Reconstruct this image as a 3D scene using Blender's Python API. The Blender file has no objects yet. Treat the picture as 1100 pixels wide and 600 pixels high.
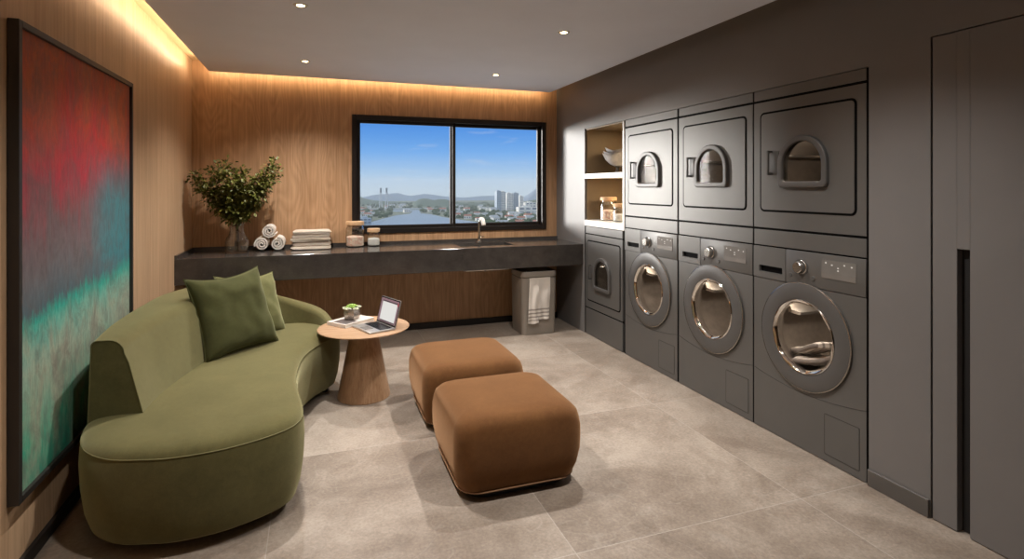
import bpy, bmesh, math, random
from mathutils import Vector, Matrix, noise
C = bpy.context.scene
COL = C.collection
PI = math.pi

# ---------------------------------------------------------------- colour / material helpers
def srgb(r, g, b):
    def f(v):
        v /= 255.0
        return v / 12.92 if v <= .04045 else ((v + .055) / 1.055) ** 2.4
    return (f(r), f(g), f(b), 1.0)

class NT:
    def __init__(s, name):
        s.m = bpy.data.materials.new(name); s.m.use_nodes = True
        s.t = s.m.node_tree; s.n = s.t.nodes; s.l = s.t.links
        s.bsdf = s.n['Principled BSDF']; s.out = s.n['Material Output']
    def add(s, typ, **kw):
        nd = s.n.new(typ)
        for k, v in kw.items(): setattr(nd, k, v)
        return nd
    def link(s, a, b): s.l.new(a, b)
    def coords(s, scale=(1, 1, 1), rot=(0, 0, 0), which='Object'):
        tc = s.add('ShaderNodeTexCoord'); mp = s.add('ShaderNodeMapping')
        mp.inputs['Scale'].default_value = scale; mp.inputs['Rotation'].default_value = rot
        s.link(tc.outputs[which], mp.inputs['Vector']); return mp.outputs['Vector']
    def noise(s, vec, scale=5, detail=4, rough=.55, dist=0):
        nd = s.add('ShaderNodeTexNoise'); nd.inputs['Scale'].default_value = scale
        nd.inputs['Detail'].default_value = detail; nd.inputs['Roughness'].default_value = rough
        nd.inputs['Distortion'].default_value = dist
        if vec is not None: s.link(vec, nd.inputs['Vector'])
        return nd.outputs['Fac']
    def ramp(s, fac, stops, interp='LINEAR'):
        nd = s.add('ShaderNodeValToRGB'); cr = nd.color_ramp; cr.interpolation = interp
        while len(cr.elements) > 1: cr.elements.remove(cr.elements[-1])
        cr.elements[0].position = stops[0][0]; cr.elements[0].color = stops[0][1]
        for p, c in stops[1:]:
            e = cr.elements.new(p); e.color = c
        if fac is not None: s.link(fac, nd.inputs['Fac'])
        return nd.outputs['Color']
    def math(s, op, a, b=None, clamp=False):
        nd = s.add('ShaderNodeMath', operation=op); nd.use_clamp = clamp
        for i, v in enumerate((a, b)):
            if v is None: continue
            if isinstance(v, (int, float)): nd.inputs[i].default_value = v
            else: s.link(v, nd.inputs[i])
        return nd.outputs[0]
    def mix(s, fac, a, b, blend='MIX'):
        nd = s.add('ShaderNodeMix', data_type='RGBA', blend_type=blend)
        for key, v in ((0, fac), (6, a), (7, b)):
            if isinstance(v, (int, float)): nd.inputs[key].default_value = v
            elif isinstance(v, tuple): nd.inputs[key].default_value = v
            else: s.link(v, nd.inputs[key])
        return nd.outputs[2]
    def bump(s, h, strength=.2, dist=.01):
        nd = s.add('ShaderNodeBump'); nd.inputs['Strength'].default_value = strength
        nd.inputs['Distance'].default_value = dist
        s.link(h, nd.inputs['Height']); s.link(nd.outputs['Normal'], s.bsdf.inputs['Normal'])
    def set(s, **kw):
        for k, v in kw.items(): s.bsdf.inputs[k.replace('_', ' ')].default_value = v

def simple(name, col, rough=.5, metal=0.0, var=.06, vscale=14, bump=0, bscale=120, spec=.5, sheen=0, coat=0):
    t = NT(name); v = t.coords()
    n = t.noise(v, vscale, 3)
    d = tuple(c * (1 - var) for c in col[:3]) + (1,); u = tuple(min(1, c * (1 + var)) for c in col[:3]) + (1,)
    t.link(t.ramp(n, [(.3, d), (.7, u)]), t.bsdf.inputs['Base Color'])
    t.set(Roughness=rough, Metallic=metal, Specular_IOR_Level=spec)
    if sheen:
        t.set(Sheen_Weight=sheen, Sheen_Roughness=.45)
        t.bsdf.inputs['Sheen Tint'].default_value = u
    if coat: t.set(Coat_Weight=coat, Coat_Roughness=.15)
    if bump: t.bump(t.noise(v, bscale, 4), bump, .004)
    return t.m

def emissive(name, col, strength):
    t = NT(name); t.set(Emission_Color=col, Emission_Strength=strength, Base_Color=(0.02, .02, .02, 1), Roughness=.6)
    return t.m

def thin_glass(name, tint=(1, 1, 1, 1), refl=.9, rough=.02):
    t = NT(name); t.n.remove(t.bsdf)
    tr = t.add('ShaderNodeBsdfTransparent'); tr.inputs['Color'].default_value = tint
    gl = t.add('ShaderNodeBsdfGlossy'); gl.inputs['Roughness'].default_value = rough
    lw = t.add('ShaderNodeLayerWeight'); lw.inputs['Blend'].default_value = .5
    f5 = t.math('POWER', lw.outputs['Facing'], 4.0)
    mx = t.add('ShaderNodeMixShader')
    t.link(t.math('MULTIPLY', t.math('ADD', t.math('MULTIPLY', f5, .8), .04), refl), mx.inputs[0])
    t.link(tr.outputs[0], mx.inputs[1]); t.link(gl.outputs[0], mx.inputs[2])
    t.link(mx.outputs[0], t.out.inputs['Surface'])
    return t.m

def oak(name, light=(172, 128, 90), dark=(128, 88, 56), cathedral=.35, rough=.42, sheet=.62, axis='Z'):
    """oak veneer, grain running along the given axis of the object's own coordinates"""
    t = NT(name)
    g = {'Z': (1, 1, .022), 'Y': (1, .022, 1), 'X': (.022, 1, 1)}[axis]
    v = t.coords(g)
    fine = t.noise(v, 70, 5, .68)
    mid = t.noise(v, 14, 4, .55, .6)
    pores = t.noise(t.coords(tuple(c * (1 if c == 1 else .6) for c in g)), 260, 2, .5)
    big = t.coords({'Z': (1.6, 1.6, .28), 'Y': (1.6, .28, 1.6), 'X': (.28, 1.6, 1.6)}[axis])
    bn = t.noise(big, 2.1, 2, .5, .3)
    rings = t.math('FRACT', t.math('MULTIPLY', bn, 22))
    rings = t.math('ABSOLUTE', t.math('SUBTRACT', rings, .5))
    rings = t.math('MULTIPLY', rings, 2)
    f = t.math('ADD', t.math('MULTIPLY', fine, .68), t.math('MULTIPLY', mid, .42))
    f = t.math('ADD', f, t.math('MULTIPLY', t.math('SUBTRACT', rings, .5), cathedral * .45))
    # veneer sheets differ a little
    tc = t.add('ShaderNodeTexCoord'); sp = t.add('ShaderNodeSeparateXYZ'); t.link(tc.outputs['Object'], sp.inputs[0])
    s_ = t.math('FLOOR', t.math('DIVIDE', t.math('ADD', sp.outputs[0], sp.outputs[1]), sheet))
    wn = t.add('ShaderNodeTexWhiteNoise', noise_dimensions='1D'); t.link(s_, wn.inputs['W'])
    f = t.math('ADD', f, t.math('MULTIPLY', t.math('SUBTRACT', wn.outputs['Value'], .5), .10))
    c = t.ramp(f, [(.28, srgb(*dark)), (.50, srgb(*[(a + b) / 2 for a, b in zip(light, dark)])), (.72, srgb(*light))])
    c = t.mix(t.math('MULTIPLY', t.math('GREATER_THAN', pores, .62), .22), c, srgb(*[x * .62 for x in dark]))
    t.link(c, t.bsdf.inputs['Base Color'])
    t.set(Roughness=rough, Specular_IOR_Level=.35)
    t.bump(fine, .08, .002)
    return t.m

def stone_floor():
    t = NT('stone_tile'); v = t.coords()
    W, D, X0, Y0 = 1.12, 1.163, 2.06, 1.917
    tc = t.add('ShaderNodeTexCoord'); sp = t.add('ShaderNodeSeparateXYZ'); t.link(tc.outputs['Object'], sp.inputs[0])
    gx = t.math('DIVIDE', t.math('SUBTRACT', sp.outputs[0], X0), W)
    gy = t.math('DIVIDE', t.math('SUBTRACT', sp.outputs[1], Y0), D)
    def edge(g, size):
        fr = t.math('FRACT', g)
        d = t.math('MINIMUM', fr, t.math('SUBTRACT', 1, fr))
        return t.math('LESS_THAN', t.math('MULTIPLY', d, size), .0022)
    grout = t.math('MAXIMUM', edge(gx, W), edge(gy, D))
    cell = t.add('ShaderNodeCombineXYZ')
    t.link(t.math('FLOOR', gx), cell.inputs[0]); t.link(t.math('FLOOR', gy), cell.inputs[1])
    wn = t.add('ShaderNodeTexWhiteNoise', noise_dimensions='3D'); t.link(cell.outputs[0], wn.inputs['Vector'])
    off = t.add('ShaderNodeVectorMath', operation='MULTIPLY_ADD')
    t.link(wn.outputs['Color'], off.inputs[0]); off.inputs[1].default_value = (9, 9, 9); t.link(tc.outputs['Object'], off.inputs[2])
    ov = off.outputs[0]
    big = t.noise(ov, 1.5, 5, .6, 1.2); mid = t.noise(ov, 9, 6, .65, .4); fine = t.noise(ov, 70, 4, .7)
    f = t.math('ADD', t.math('MULTIPLY', big, .62), t.math('MULTIPLY', mid, .3))
    f = t.math('ADD', f, t.math('MULTIPLY', fine, .16))
    f = t.math('ADD', f, t.math('MULTIPLY', t.math('SUBTRACT', wn.outputs['Value'], .5), .07))
    c = t.ramp(f, [(.36, srgb(113, 100, 88)), (.50, srgb(136, 123, 110)), (.66, srgb(160, 148, 135))])
    # pale veins
    vn = t.noise(ov, 1.9, 3, .5, .9)
    vein = t.math('LESS_THAN', t.math('ABSOLUTE', t.math('SUBTRACT', vn, .5)), .0045)
    c = t.mix(t.math('MULTIPLY', vein, .10), c, srgb(184, 177, 168))
    c = t.mix(t.math('MULTIPLY', grout, .5), c, srgb(178, 171, 162))
    c = t.mix(.16, c, t.ramp(fine, [(.3, (.12, .12, .12, 1)), (.7, (.9, .9, .9, 1))]), 'OVERLAY')
    t.link(c, t.bsdf.inputs['Base Color'])
    t.link(t.ramp(mid, [(.3, (.40,) * 3 + (1,)), (.7, (.56,) * 3 + (1,))]), t.bsdf.inputs['Roughness'])
    t.set(Specular_IOR_Level=.45)
    t.bump(t.math('ADD', t.math('MULTIPLY', mid, .6), t.math('MULTIPLY', fine, .35)), .16, .006)
    return t.m

def granite():
    t = NT('dark_granite'); v = t.coords()
    a = t.noise(v, 9, 4, .6); b = t.noise(v, 160, 2, .6)
    c = t.ramp(a, [(.3, srgb(58, 54, 51)), (.7, srgb(74, 69, 65))])
    c = t.mix(t.math('MULTIPLY', t.math('GREATER_THAN', b, .66), .25), c, srgb(128, 122, 116))
    t.link(c, t.bsdf.inputs['Base Color']); t.set(Roughness=.15, Specular_IOR_Level=.5)
    return t.m

def velvet(name, dark, light, sheen, scale=26):
    t = NT(name); v = t.coords()
    big = t.noise(v, 5, 4, .6, .4); fine = t.noise(v, scale * 9, 3, .7)
    nap = t.noise(v, 42, 4, .7, .6)
    f = t.math('ADD', t.math('MULTIPLY', big, .45), t.math('MULTIPLY', fine, .25))
    f = t.math('ADD', f, t.math('MULTIPLY', nap, .30))
    t.link(t.ramp(f, [(.36, srgb(*dark)), (.66, srgb(*light))]), t.bsdf.inputs['Base Color'])
    t.set(Roughness=.92, Specular_IOR_Level=.15, Sheen_Weight=sheen, Sheen_Roughness=.5)
    t.bsdf.inputs['Sheen Tint'].default_value = srgb(*[min(255, c * 1.1 + 70) for c in light])
    t.bump(fine, .12, .003)
    return t.m

def painting_mat():
    t = NT('abstract_canvas'); v = t.coords((1, 1, 1), which='Generated')
    sp = t.add('ShaderNodeSeparateXYZ'); t.link(v, sp.inputs[0])
    u = sp.outputs[1]; vv = sp.outputs[2]
    w = t.coords((1, 1, .45)); n1 = t.noise(w, 2.6, 6, .62, .8); n2 = t.noise(w, 7, 6, .7, .5); n3 = t.noise(t.coords((1, 2, .5)), 34, 5, .75)
    k0 = t.math('SUBTRACT', 1, vv)
    st = t.noise(t.coords((1, 11, .7)), 1.6, 5, .6, .3)
    wt = t.ramp(k0, [(.40, (1, 1, 1, 1)), (.56, (.16, .16, .16, 1)), (.70, (.16, .16, .16, 1)), (.85, (.4, .4, .4, 1))])
    d = t.math('ADD', t.math('MULTIPLY', t.math('SUBTRACT', n1, .5), .38), t.math('MULTIPLY', t.math('SUBTRACT', st, .5), .34))
    k = t.math('ADD', k0, t.math('MULTIPLY', d, wt))
    k = t.math('ADD', k, t.math('MULTIPLY', t.math('SUBTRACT', n3, .5), .06))
    k = t.math('ADD', k, t.math('MULTIPLY', t.math('SUBTRACT', u, .5), .05))
    c = t.ramp(k, [(0, srgb(196, 86, 50)), (.10, srgb(204, 70, 52)), (.2, srgb(212, 58, 62)), (.29, srgb(200, 56, 74)),
                   (.36, srgb(164, 84, 92)), (.43, srgb(134, 106, 110)), (.52, srgb(122, 118, 122)), (.595, srgb(92, 118, 128)),
                   (.625, srgb(44, 184, 166)), (.66, srgb(116, 196, 178)), (.73, srgb(162, 192, 172)), (.82, srgb(132, 180, 156)),
                   (.9, srgb(70, 178, 144)), (1, srgb(46, 144, 118))])
    # teal glaze in the right half of the middle
    band = t.ramp(t.math('SUBTRACT', 1, vv), [(.22, (0, 0, 0, 1)), (.38, (1, 1, 1, 1)), (.55, (1, 1, 1, 1)), (.62, (0, 0, 0, 1))])
    side = t.ramp(t.math('ADD', u, t.math('MULTIPLY', t.math('SUBTRACT', n2, .5), .5)), [(.5, (0, 0, 0, 1)), (.72, (1, 1, 1, 1))])
    c = t.mix(t.math('MULTIPLY', t.math('MULTIPLY', band, side), .8), c, srgb(54, 150, 162))
    low = t.ramp(k0, [(.62, (0, 0, 0, 1)), (.70, (1, 1, 1, 1))])
    c = t.mix(t.math('MULTIPLY', t.math('MULTIPLY', low, t.ramp(n2, [(.40, (0, 0, 0, 1)), (.60, (1, 1, 1, 1))])), .6), c, srgb(190, 186, 160))
    # orange and blue scumbles
    c = t.mix(t.math('MULTIPLY', t.ramp(n2, [(.5, (0, 0, 0, 1)), (.68, (1, 1, 1, 1))]), .32), c, srgb(128, 116, 118))
    top = t.ramp(vv, [(.68, (0, 0, 0, 1)), (.86, (1, 1, 1, 1))])
    c = t.mix(t.math('MULTIPLY', t.math('MULTIPLY', top, t.ramp(n1, [(.46, (0, 0, 0, 1)), (.6, (1, 1, 1, 1))])), .6), c, srgb(208, 118, 58))
    mot = t.noise(t.coords((1, 1.6, 1)), 4.5, 8, .75, 1.4)
    c = t.mix(t.math('MULTIPLY', t.ramp(mot, [(.44, (0, 0, 0, 1)), (.62, (1, 1, 1, 1))]), .45), c, srgb(104, 92, 92))
    c = t.mix(.14, c, srgb(60, 44, 40))
    c = t.mix(.30, c, t.ramp(n3, [(.3, srgb(40, 40, 40)), (.7, srgb(215, 205, 195))]), 'OVERLAY')
    t.link(c, t.bsdf.inputs['Base Color']); t.set(Roughness=.6, Specular_IOR_Level=.3); t.bump(n3, .1, .002)
    return t.m

def striped_cloth(name, base, stripe, axis=2, per=.016, lo=None, hi=None, wide=.5):
    t = NT(name); tc = t.add('ShaderNodeTexCoord'); sp = t.add('ShaderNodeSeparateXYZ'); t.link(tc.outputs['Object'], sp.inputs[0])
    a = sp.outputs[axis]
    s_ = t.math('LESS_THAN', t.math('FRACT', t.math('DIVIDE', a, per)), wide)
    if lo is not None:
        s_ = t.math('MULTIPLY', s_, t.math('MULTIPLY', t.math('GREATER_THAN', a, lo), t.math('LESS_THAN', a, hi)))
    n = t.noise(t.coords(), 220, 3, .7)
    c = t.mix(t.math('MULTIPLY', s_, .75), srgb(*base), srgb(*stripe))
    c = t.mix(.18, c, t.ramp(n, [(.3, (.1, .1, .1, 1)), (.7, (1, 1, 1, 1))]), 'OVERLAY')
    t.link(c, t.bsdf.inputs['Base Color']); t.set(Roughness=.95, Specular_IOR_Level=.1, Sheen_Weight=.2); t.bump(n, .3, .004)
    return t.m

def grain_fill(name, a, b, scale):
    t = NT(name); vo = t.add('ShaderNodeTexVoronoi'); vo.inputs['Scale'].default_value = scale; t.link(t.coords(), vo.inputs['Vector'])
    sp = t.add('ShaderNodeSeparateColor'); t.link(vo.outputs['Color'], sp.inputs[0])
    t.link(t.ramp(sp.outputs[0], [(0, srgb(*a)), (1, srgb(*b))]), t.bsdf.inputs['Base Color'])
    t.set(Roughness=.8); t.bump(vo.outputs['Distance'], .6, .01); return t.m

M = {}
M['oak'] = oak('oak_veneer', light=(197, 158, 121), dark=(157, 120, 86))
M['oak_quarter'] = oak('oak_veneer_quarter_cut', light=(206, 172, 137), dark=(168, 135, 103), cathedral=.08, sheet=.4)
M['oak_table'] = oak('oak_table', light=(184, 149, 116), dark=(140, 106, 78), cathedral=.2, sheet=.13, rough=.35)
M['oak_top'] = oak('oak_table_top', light=(196, 164, 133), dark=(158, 124, 95), cathedral=.2, sheet=.13, rough=.22, axis='X')
M['oak_lid'] = oak('pale_wood_lid', light=(222, 186, 146), dark=(196, 156, 116), cathedral=.1, rough=.5, axis='X')
M['floor'] = stone_floor()
M['ceiling'] = simple('ceiling_paint', srgb(230, 233, 244), .7, var=.02, vscale=3)
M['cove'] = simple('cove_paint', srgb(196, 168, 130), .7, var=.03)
M['taupe'] = simple('taupe_lacquer', srgb(114, 111, 109), .45, 0.0, var=.03, vscale=4, spec=.5)
M['graphite'] = simple('graphite_enamel', srgb(98, 96, 93), .44, .25, var=.03, vscale=6, spec=.5)
M['graphite_door'] = simple('graphite_door', srgb(90, 88, 86), .44, .2, var=.03, vscale=6)
M['gap_black'] = simple('black_gap_fill', srgb(10, 9, 9), .7, var=.05, spec=.08)  # black for shaded gaps and grooves, also the drawer grip
M['recess'] = simple('dark_recess', srgb(24, 22, 21), .7, var=.05)
M['skirt'] = simple('dark_skirting', srgb(38, 35, 33), .45, var=.05)
M['skirt_taupe'] = simple('taupe_skirting', srgb(86, 82, 78), .45, var=.04)
M['black_alu'] = simple('dark_bronze_aluminium', srgb(38, 32, 29), .4, .3, var=.04)
M['frame'] = simple('black_picture_frame', srgb(42, 38, 35), .45, 0, var=.05)
M['canvas'] = painting_mat()
M['white_lac'] = simple('white_lacquer', srgb(226, 222, 214), .35, var=.02)
M['niche'] = simple('niche_bronze_lining', srgb(126, 108, 82), .5, .1, var=.04)
M['granite'] = granite()
M['steel'] = simple('brushed_steel', srgb(186, 182, 176), .25, .95, var=.05, vscale=40)
M['chrome'] = simple('chrome', srgb(226, 222, 216), .07, 1.0, var=.02)
M['drum'] = simple('drum_steel', srgb(140, 132, 124), .42, .7, var=.1, vscale=30, bump=.15, bscale=60)
M['rim'] = simple('bronzed_rim', srgb(150, 144, 136), .2, .8, var=.03)
M['glass'] = thin_glass('clear_glass')
M['pane'] = thin_glass('window_glass', refl=.25, rough=.0)
M['jar'] = thin_glass('jar_glass', tint=(.97, .98, .975, 1), refl=1.8)
M['door_glass'] = thin_glass('washer_door_glass', tint=(.80, .76, .72, 1), refl=.14, rough=.06)
M['dryer_glass'] = thin_glass('dryer_door_glass', tint=(.60, .57, .54, 1), refl=.14, rough=.06)
M['sofa'] = velvet('olive_velvet', (76, 72, 42), (96, 91, 57), .95)
M['sofa_pipe'] = simple('olive_piping', srgb(110, 106, 68), .8, var=.05)
M['cushion'] = velvet('dark_olive_velvet', (56, 57, 31), (70, 71, 40), .7)
M['cushion2'] = velvet('olive_velvet_pale', (88, 88, 54), (104, 103, 67), .7)
M['suede'] = velvet('cognac_suede', (84, 53, 27), (106, 71, 39), .9, 30)
M['suede_pipe'] = simple('cognac_piping', srgb(142, 108, 78), .8, var=.05)
M['foot'] = simple('black_foot', srgb(26, 22, 20), .5)
M['towel'] = simple('white_towel', srgb(222, 214, 204), .95, var=.06, vscale=60, bump=.7, bscale=260, spec=.1)
M['towel_beige'] = simple('oatmeal_towel', srgb(206, 194, 178), .95, var=.08, vscale=60, bump=.8, bscale=240, spec=.1)
M['towel_stripe'] = striped_cloth('striped_hand_towel', (222, 214, 204), (132, 122, 114), 2, .034, .14, .26, .42)
M['laundry'] = striped_cloth('striped_laundry', (224, 218, 210), (120, 112, 108), 1, .035, None, None, .35)
M['hamper'] = simple('taupe_hamper', srgb(146, 138, 128), .6, var=.05, vscale=8, bump=.08, bscale=300)
M['leaf'] = simple('leaf_green', srgb(92, 94, 36), .5, var=.5, vscale=26, spec=.4)
M['twig'] = simple('twig_brown', srgb(84, 62, 40), .8, var=.15)
M['pasta'] = grain_fill('pink_soap_flakes', (248, 232, 214), (232, 180, 158), 60)
M['powder'] = simple('white_powder', srgb(232, 228, 222), .9, var=.04, vscale=80, bump=.3, bscale=200)
M['alu'] = simple('silver_aluminium', srgb(196, 194, 192), .32, .8, var=.02)
M['keys'] = simple('dark_keyboard', srgb(42, 46, 54), .5, var=.1)
M['bezel'] = simple('black_bezel', srgb(20, 19, 20), .25, var=.05)
M['paper'] = simple('paper_white', srgb(226, 220, 210), .7, var=.03)
M['cover'] = simple('book_cover', srgb(214, 206, 198), .5, var=.04)
M['cover_photo'] = simple('book_cover_photo', srgb(92, 84, 82), .5, var=.35, vscale=30)
M['succulent'] = simple('succulent_green', srgb(142, 172, 78), .5, var=.12, vscale=50)
M['succulent_pale'] = simple('succulent_pale', srgb(206, 210, 184), .5, var=.1, vscale=50)
M['pot'] = simple('pewter_pot', srgb(170, 160, 150), .25, .75, var=.2, vscale=26)
M['bowl'] = simple('grey_white_ceramic', srgb(168, 166, 166), .3, var=.2, vscale=18)
M['seam'] = simple('panel_seam', srgb(58, 56, 54), .6, var=.04)
M['lcd'] = simple('lcd_glass', srgb(120, 116, 112), .15, .1, var=.06)
M['lcd_mark'] = emissive('lcd_mark', srgb(225, 220, 210), .7)
M['lcd_low'] = simple('lcd_lower_band', srgb(128, 123, 118), .25, .2, var=.04)
M['lamp'] = emissive('lamp_lens', srgb(255, 214, 160), 30)
M['lamp_ring'] = simple('lamp_ring', srgb(210, 205, 198), .4)
M['screen_bg'] = emissive('screen_wallpaper', srgb(170, 132, 142), .45)
M['screen_page'] = emissive('screen_page', srgb(232, 231, 226), .72)
M['screen_bar'] = emissive('screen_bar', srgb(70, 58, 66), .4)
M['screen_red'] = emissive('screen_red', srgb(206, 60, 70), .5)

# ---------------------------------------------------------------- mesh helpers
class MB:
    def __init__(s): s.b = bmesh.new()
    def box(s, x0, x1, y0, y1, z0, z1, bev=0, seg=2):
        r = bmesh.ops.create_cube(s.b, size=1)
        for v in r['verts']:
            v.co = Vector(((x0 + x1) / 2 + v.co.x * (x1 - x0), (y0 + y1) / 2 + v.co.y * (y1 - y0), (z0 + z1) / 2 + v.co.z * (z1 - z0)))
        if bev:
            es = list({e for v in r['verts'] for e in v.link_edges})
            bmesh.ops.bevel(s.b, geom=es, offset=bev, segments=seg, affect='EDGES', profile=.5)
        return s
    def loft(s, rings, close=True, cap=(True, True)):
        vs = [[s.b.verts.new(p) for p in r] for r in rings]
        n = len(vs[0])
        for a, c in zip(vs, vs[1:]):
            for i in range(n if close else n - 1):
                j = (i + 1) % n
                try: s.b.faces.new((a[i], a[j], c[j], c[i]))
                except ValueError: pass
        if close:
            if cap[0]: s.b.faces.new(list(reversed(vs[0])))
            if cap[1]: s.b.faces.new(vs[-1])
        return s
    def lathe(s, prof, axis='Z', o=(0, 0, 0), n=48, cap=(False, False)):
        rings = []
        for r, h in prof:
            ring = []
            for i in range(n):
                a = 2 * PI * i / n; p, q = r * math.cos(a), r * math.sin(a)
                ring.append(Vector(o) + (Vector((p, q, h)) if axis == 'Z' else Vector((h, p, q)) if axis == 'X' else Vector((q, h, p))))
            rings.append(ring)
        return s.loft(rings, True, cap)
    def tube(s, pts, r, n=10, closed=False):
        pts = [Vector(p) for p in pts]; m = len(pts); rings = []
        up = Vector((0, 0, 1))
        prev = None
        for i, p in enumerate(pts):
            if closed: t = pts[(i + 1) % m] - pts[i - 1]
            else: t = pts[min(i + 1, m - 1)] - pts[max(i - 1, 0)]
            t.normalize()
            if prev is None:
                a = t.cross(up if abs(t.z) < .9 else Vector((1, 0, 0))).normalized()
            else:
                a = (prev - t * prev.dot(t)).normalized()
            prev = a; c = t.cross(a)
            rr = r[i] if isinstance(r, (list, tuple)) else r
            rings.append([p + (a * math.cos(2 * PI * k / n) + c * math.sin(2 * PI * k / n)) * rr for k in range(n)])
        if closed: rings.append([v.copy() for v in rings[0]])
        return s.loft(rings, True, (not closed, not closed))
    def ring_prism(s, outer, inner, x0, x1, c=(0, 0)):
        """plate with a hole in the YZ plane between x0 (front) and x1; outer, inner: polygons star-shaped about c"""
        angs = set(round(2 * PI * i / 120, 5) for i in range(120))
        for poly in (outer, inner):
            for p in poly: angs.add(round(math.atan2(p[1] - c[1], p[0] - c[0]) % (2 * PI), 5))
        angs = sorted(angs)
        def hit(poly, a):
            d = (math.cos(a), math.sin(a)); best = None
            for i in range(len(poly)):
                p, q = poly[i], poly[(i + 1) % len(poly)]
                ex, ey = q[0] - p[0], q[1] - p[1]; px, py = p[0] - c[0], p[1] - c[1]
                den = d[0] * ey - d[1] * ex
                if abs(den) < 1e-12: continue
                tt = (px * ey - py * ex) / den; uu = (px * d[1] - py * d[0]) / den
                if tt > 0 and -1e-6 <= uu <= 1 + 1e-6 and (best is None or tt > best): best = tt
            return (c[0] + d[0] * best, c[1] + d[1] * best)
        O = [hit(outer, a) for a in angs]; I = [hit(inner, a) for a in angs]
        f = lambda P, x: [s.b.verts.new((x, p[0], p[1])) for p in P]
        of, inf_, ob, ib = f(O, x0), f(I, x0), f(O, x1), f(I, x1); n = len(angs)
        for i in range(n):
            j = (i + 1) % n
            for q in ((of[i], of[j], inf_[j], inf_[i]), (ob[j], ob[i], ib[i], ib[j]), (of[j], of[i], ob[i], ob[j]), (inf_[i], inf_[j], ib[j], ib[i])):
                s.b.faces.new(q)
        return s
    def prism(s, poly, x0, x1, bev=0):
        a = [(x0, p[0], p[1]) for p in poly]; b = [(x1, p[0], p[1]) for p in poly]
        return s.loft([a, b])
    def build(s, name, mat, parent=None, smooth=True, loc=None, ang=35):
        bmesh.ops.remove_doubles(s.b, verts=s.b.verts, dist=1e-6)
        bmesh.ops.recalc_face_normals(s.b, faces=s.b.faces)
        me = bpy.data.meshes.new(name); s.b.to_mesh(me); s.b.free()
        me.materials.append(mat)
        if smooth:
            me.shade_smooth(); me.set_sharp_from_angle(angle=math.radians(ang))
        o = bpy.data.objects.new(name, me); COL.objects.link(o)
        if parent: o.parent = parent
        if loc: o.location = loc
        return o

def tag(o, label=None, cat=None, group=None, kind=None):
    if label: o['label'] = label
    if cat: o['category'] = cat
    if group: o['group'] = group
    if kind: o['kind'] = kind
    return o
def thing(name, label, cat, loc=(0, 0, 0), rotz=0, group=None):
    o = bpy.data.objects.new(name, None); COL.objects.link(o); o.empty_display_size = .1
    o.location = loc; o.rotation_euler = (0, 0, rotz)
    return tag(o, label, cat, group)
def struct(o): o['kind'] = 'structure'; return o
def copy_tree(o, parent=None):
    c = o.copy(); COL.objects.link(c)
    if parent: c.parent = parent
    for ch in list(o.children): copy_tree(ch, c)
    return c

def rrect(y0, y1, z0, z1, r, n=6):
    pts = []
    for cy, cz, a0 in ((y1 - r, z1 - r, 0), (y0 + r, z1 - r, 90), (y0 + r, z0 + r, 180), (y1 - r, z0 + r, 270)):
        for i in range(n + 1):
            a = math.radians(a0 + 90 * i / n); pts.append((cy + r * math.cos(a), cz + r * math.sin(a)))
    return pts
def circ(r, cy, cz, n=72): return [(cy + r * math.cos(2 * PI * i / n), cz + r * math.sin(2 * PI * i / n)) for i in range(n)]
def dome(hw, z0, z1, r, cy=0, n=28):
    """flat bottom, round top"""
    pts = []
    top = z1 - hw
    for i in range(n + 1):
        a = PI * i / n; pts.append((cy + hw * math.cos(a), max(top, z0 + r) + (z1 - max(top, z0 + r)) * math.sin(a)))
    for cyy, a0 in ((cy - hw + r, 180), (cy + hw - r, 270)):
        for i in range(7):
            a = math.radians(a0 + 90 * i / 6); pts.append((cyy + r * math.cos(a), z0 + r + r * math.sin(a)))
    return pts
def spline(pts, n=12, closed=True):
    P = [Vector(p) for p in pts]; m = len(P); out = []
    for i in range(m if closed else m - 1):
        if closed: p0, p1, p2, p3 = P[i - 1], P[i], P[(i + 1) % m], P[(i + 2) % m]
        else: p0, p1, p2, p3 = P[max(i - 1, 0)], P[i], P[i + 1], P[min(i + 2, m - 1)]
        for k in range(n):
            t = k / n
            out.append(.5 * ((2 * p1) + (p2 - p0) * t + (2 * p0 - 5 * p1 + 4 * p2 - p3) * t * t + (3 * p1 - p0 - 3 * p2 + p3) * t ** 3))
    if not closed: out.append(P[-1])
    return out

# ---------------------------------------------------------------- room shell
XL, XR, YB, YF = -1.02, 2.457, 5.49, -1.25
ZC, ZU = 2.397, 2.513
XD = 3.22      # back of the built-in depth on the right
struct(MB().box(XL - .2, XD + .1, YF - .2, YB + .15, -.08, 0).build('floor', M['floor'], smooth=False))
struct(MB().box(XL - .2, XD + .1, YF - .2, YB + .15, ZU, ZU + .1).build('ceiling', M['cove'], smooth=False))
dc = struct(MB().box(-.86, 2.31, YF, 5.33, ZC, ZC + .028).build('trim_1', M['ceiling'], smooth=False))   # dropped ceiling
struct(MB().box(XL - .15, XL, YF, YB + .15, 0, ZU).build('wall_left', M['oak_quarter'], smooth=False))
WX0, WX1, WZ0, WZ1 = .325, 2.332, .958, 2.10
wb = MB()
wb.box(XL, WX0, YB, YB + .15, 0, ZU); wb.box(WX1, XD, YB, YB + .15, 0, ZU)
wb.box(WX0, WX1, YB, YB + .15, 0, WZ0); wb.box(WX0, WX1, YB, YB + .15, WZ1, ZU)
struct(wb.build('wall_back', M['oak'], smooth=False))
struct(MB().box(XL, XD, YF - .15, YF, 0, ZU).build('wall_front', M['graphite'], smooth=False))
wr = MB()
DZ = 2.034; DY0, DY1 = .70, 1.617
wr.box(XR, XD, DY1 + .004, YB, 1.970, ZU)                  # bulkhead
wr.box(XR, XD, 4.825, YB, 0, 1.970)                         # pier beside the counter
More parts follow.
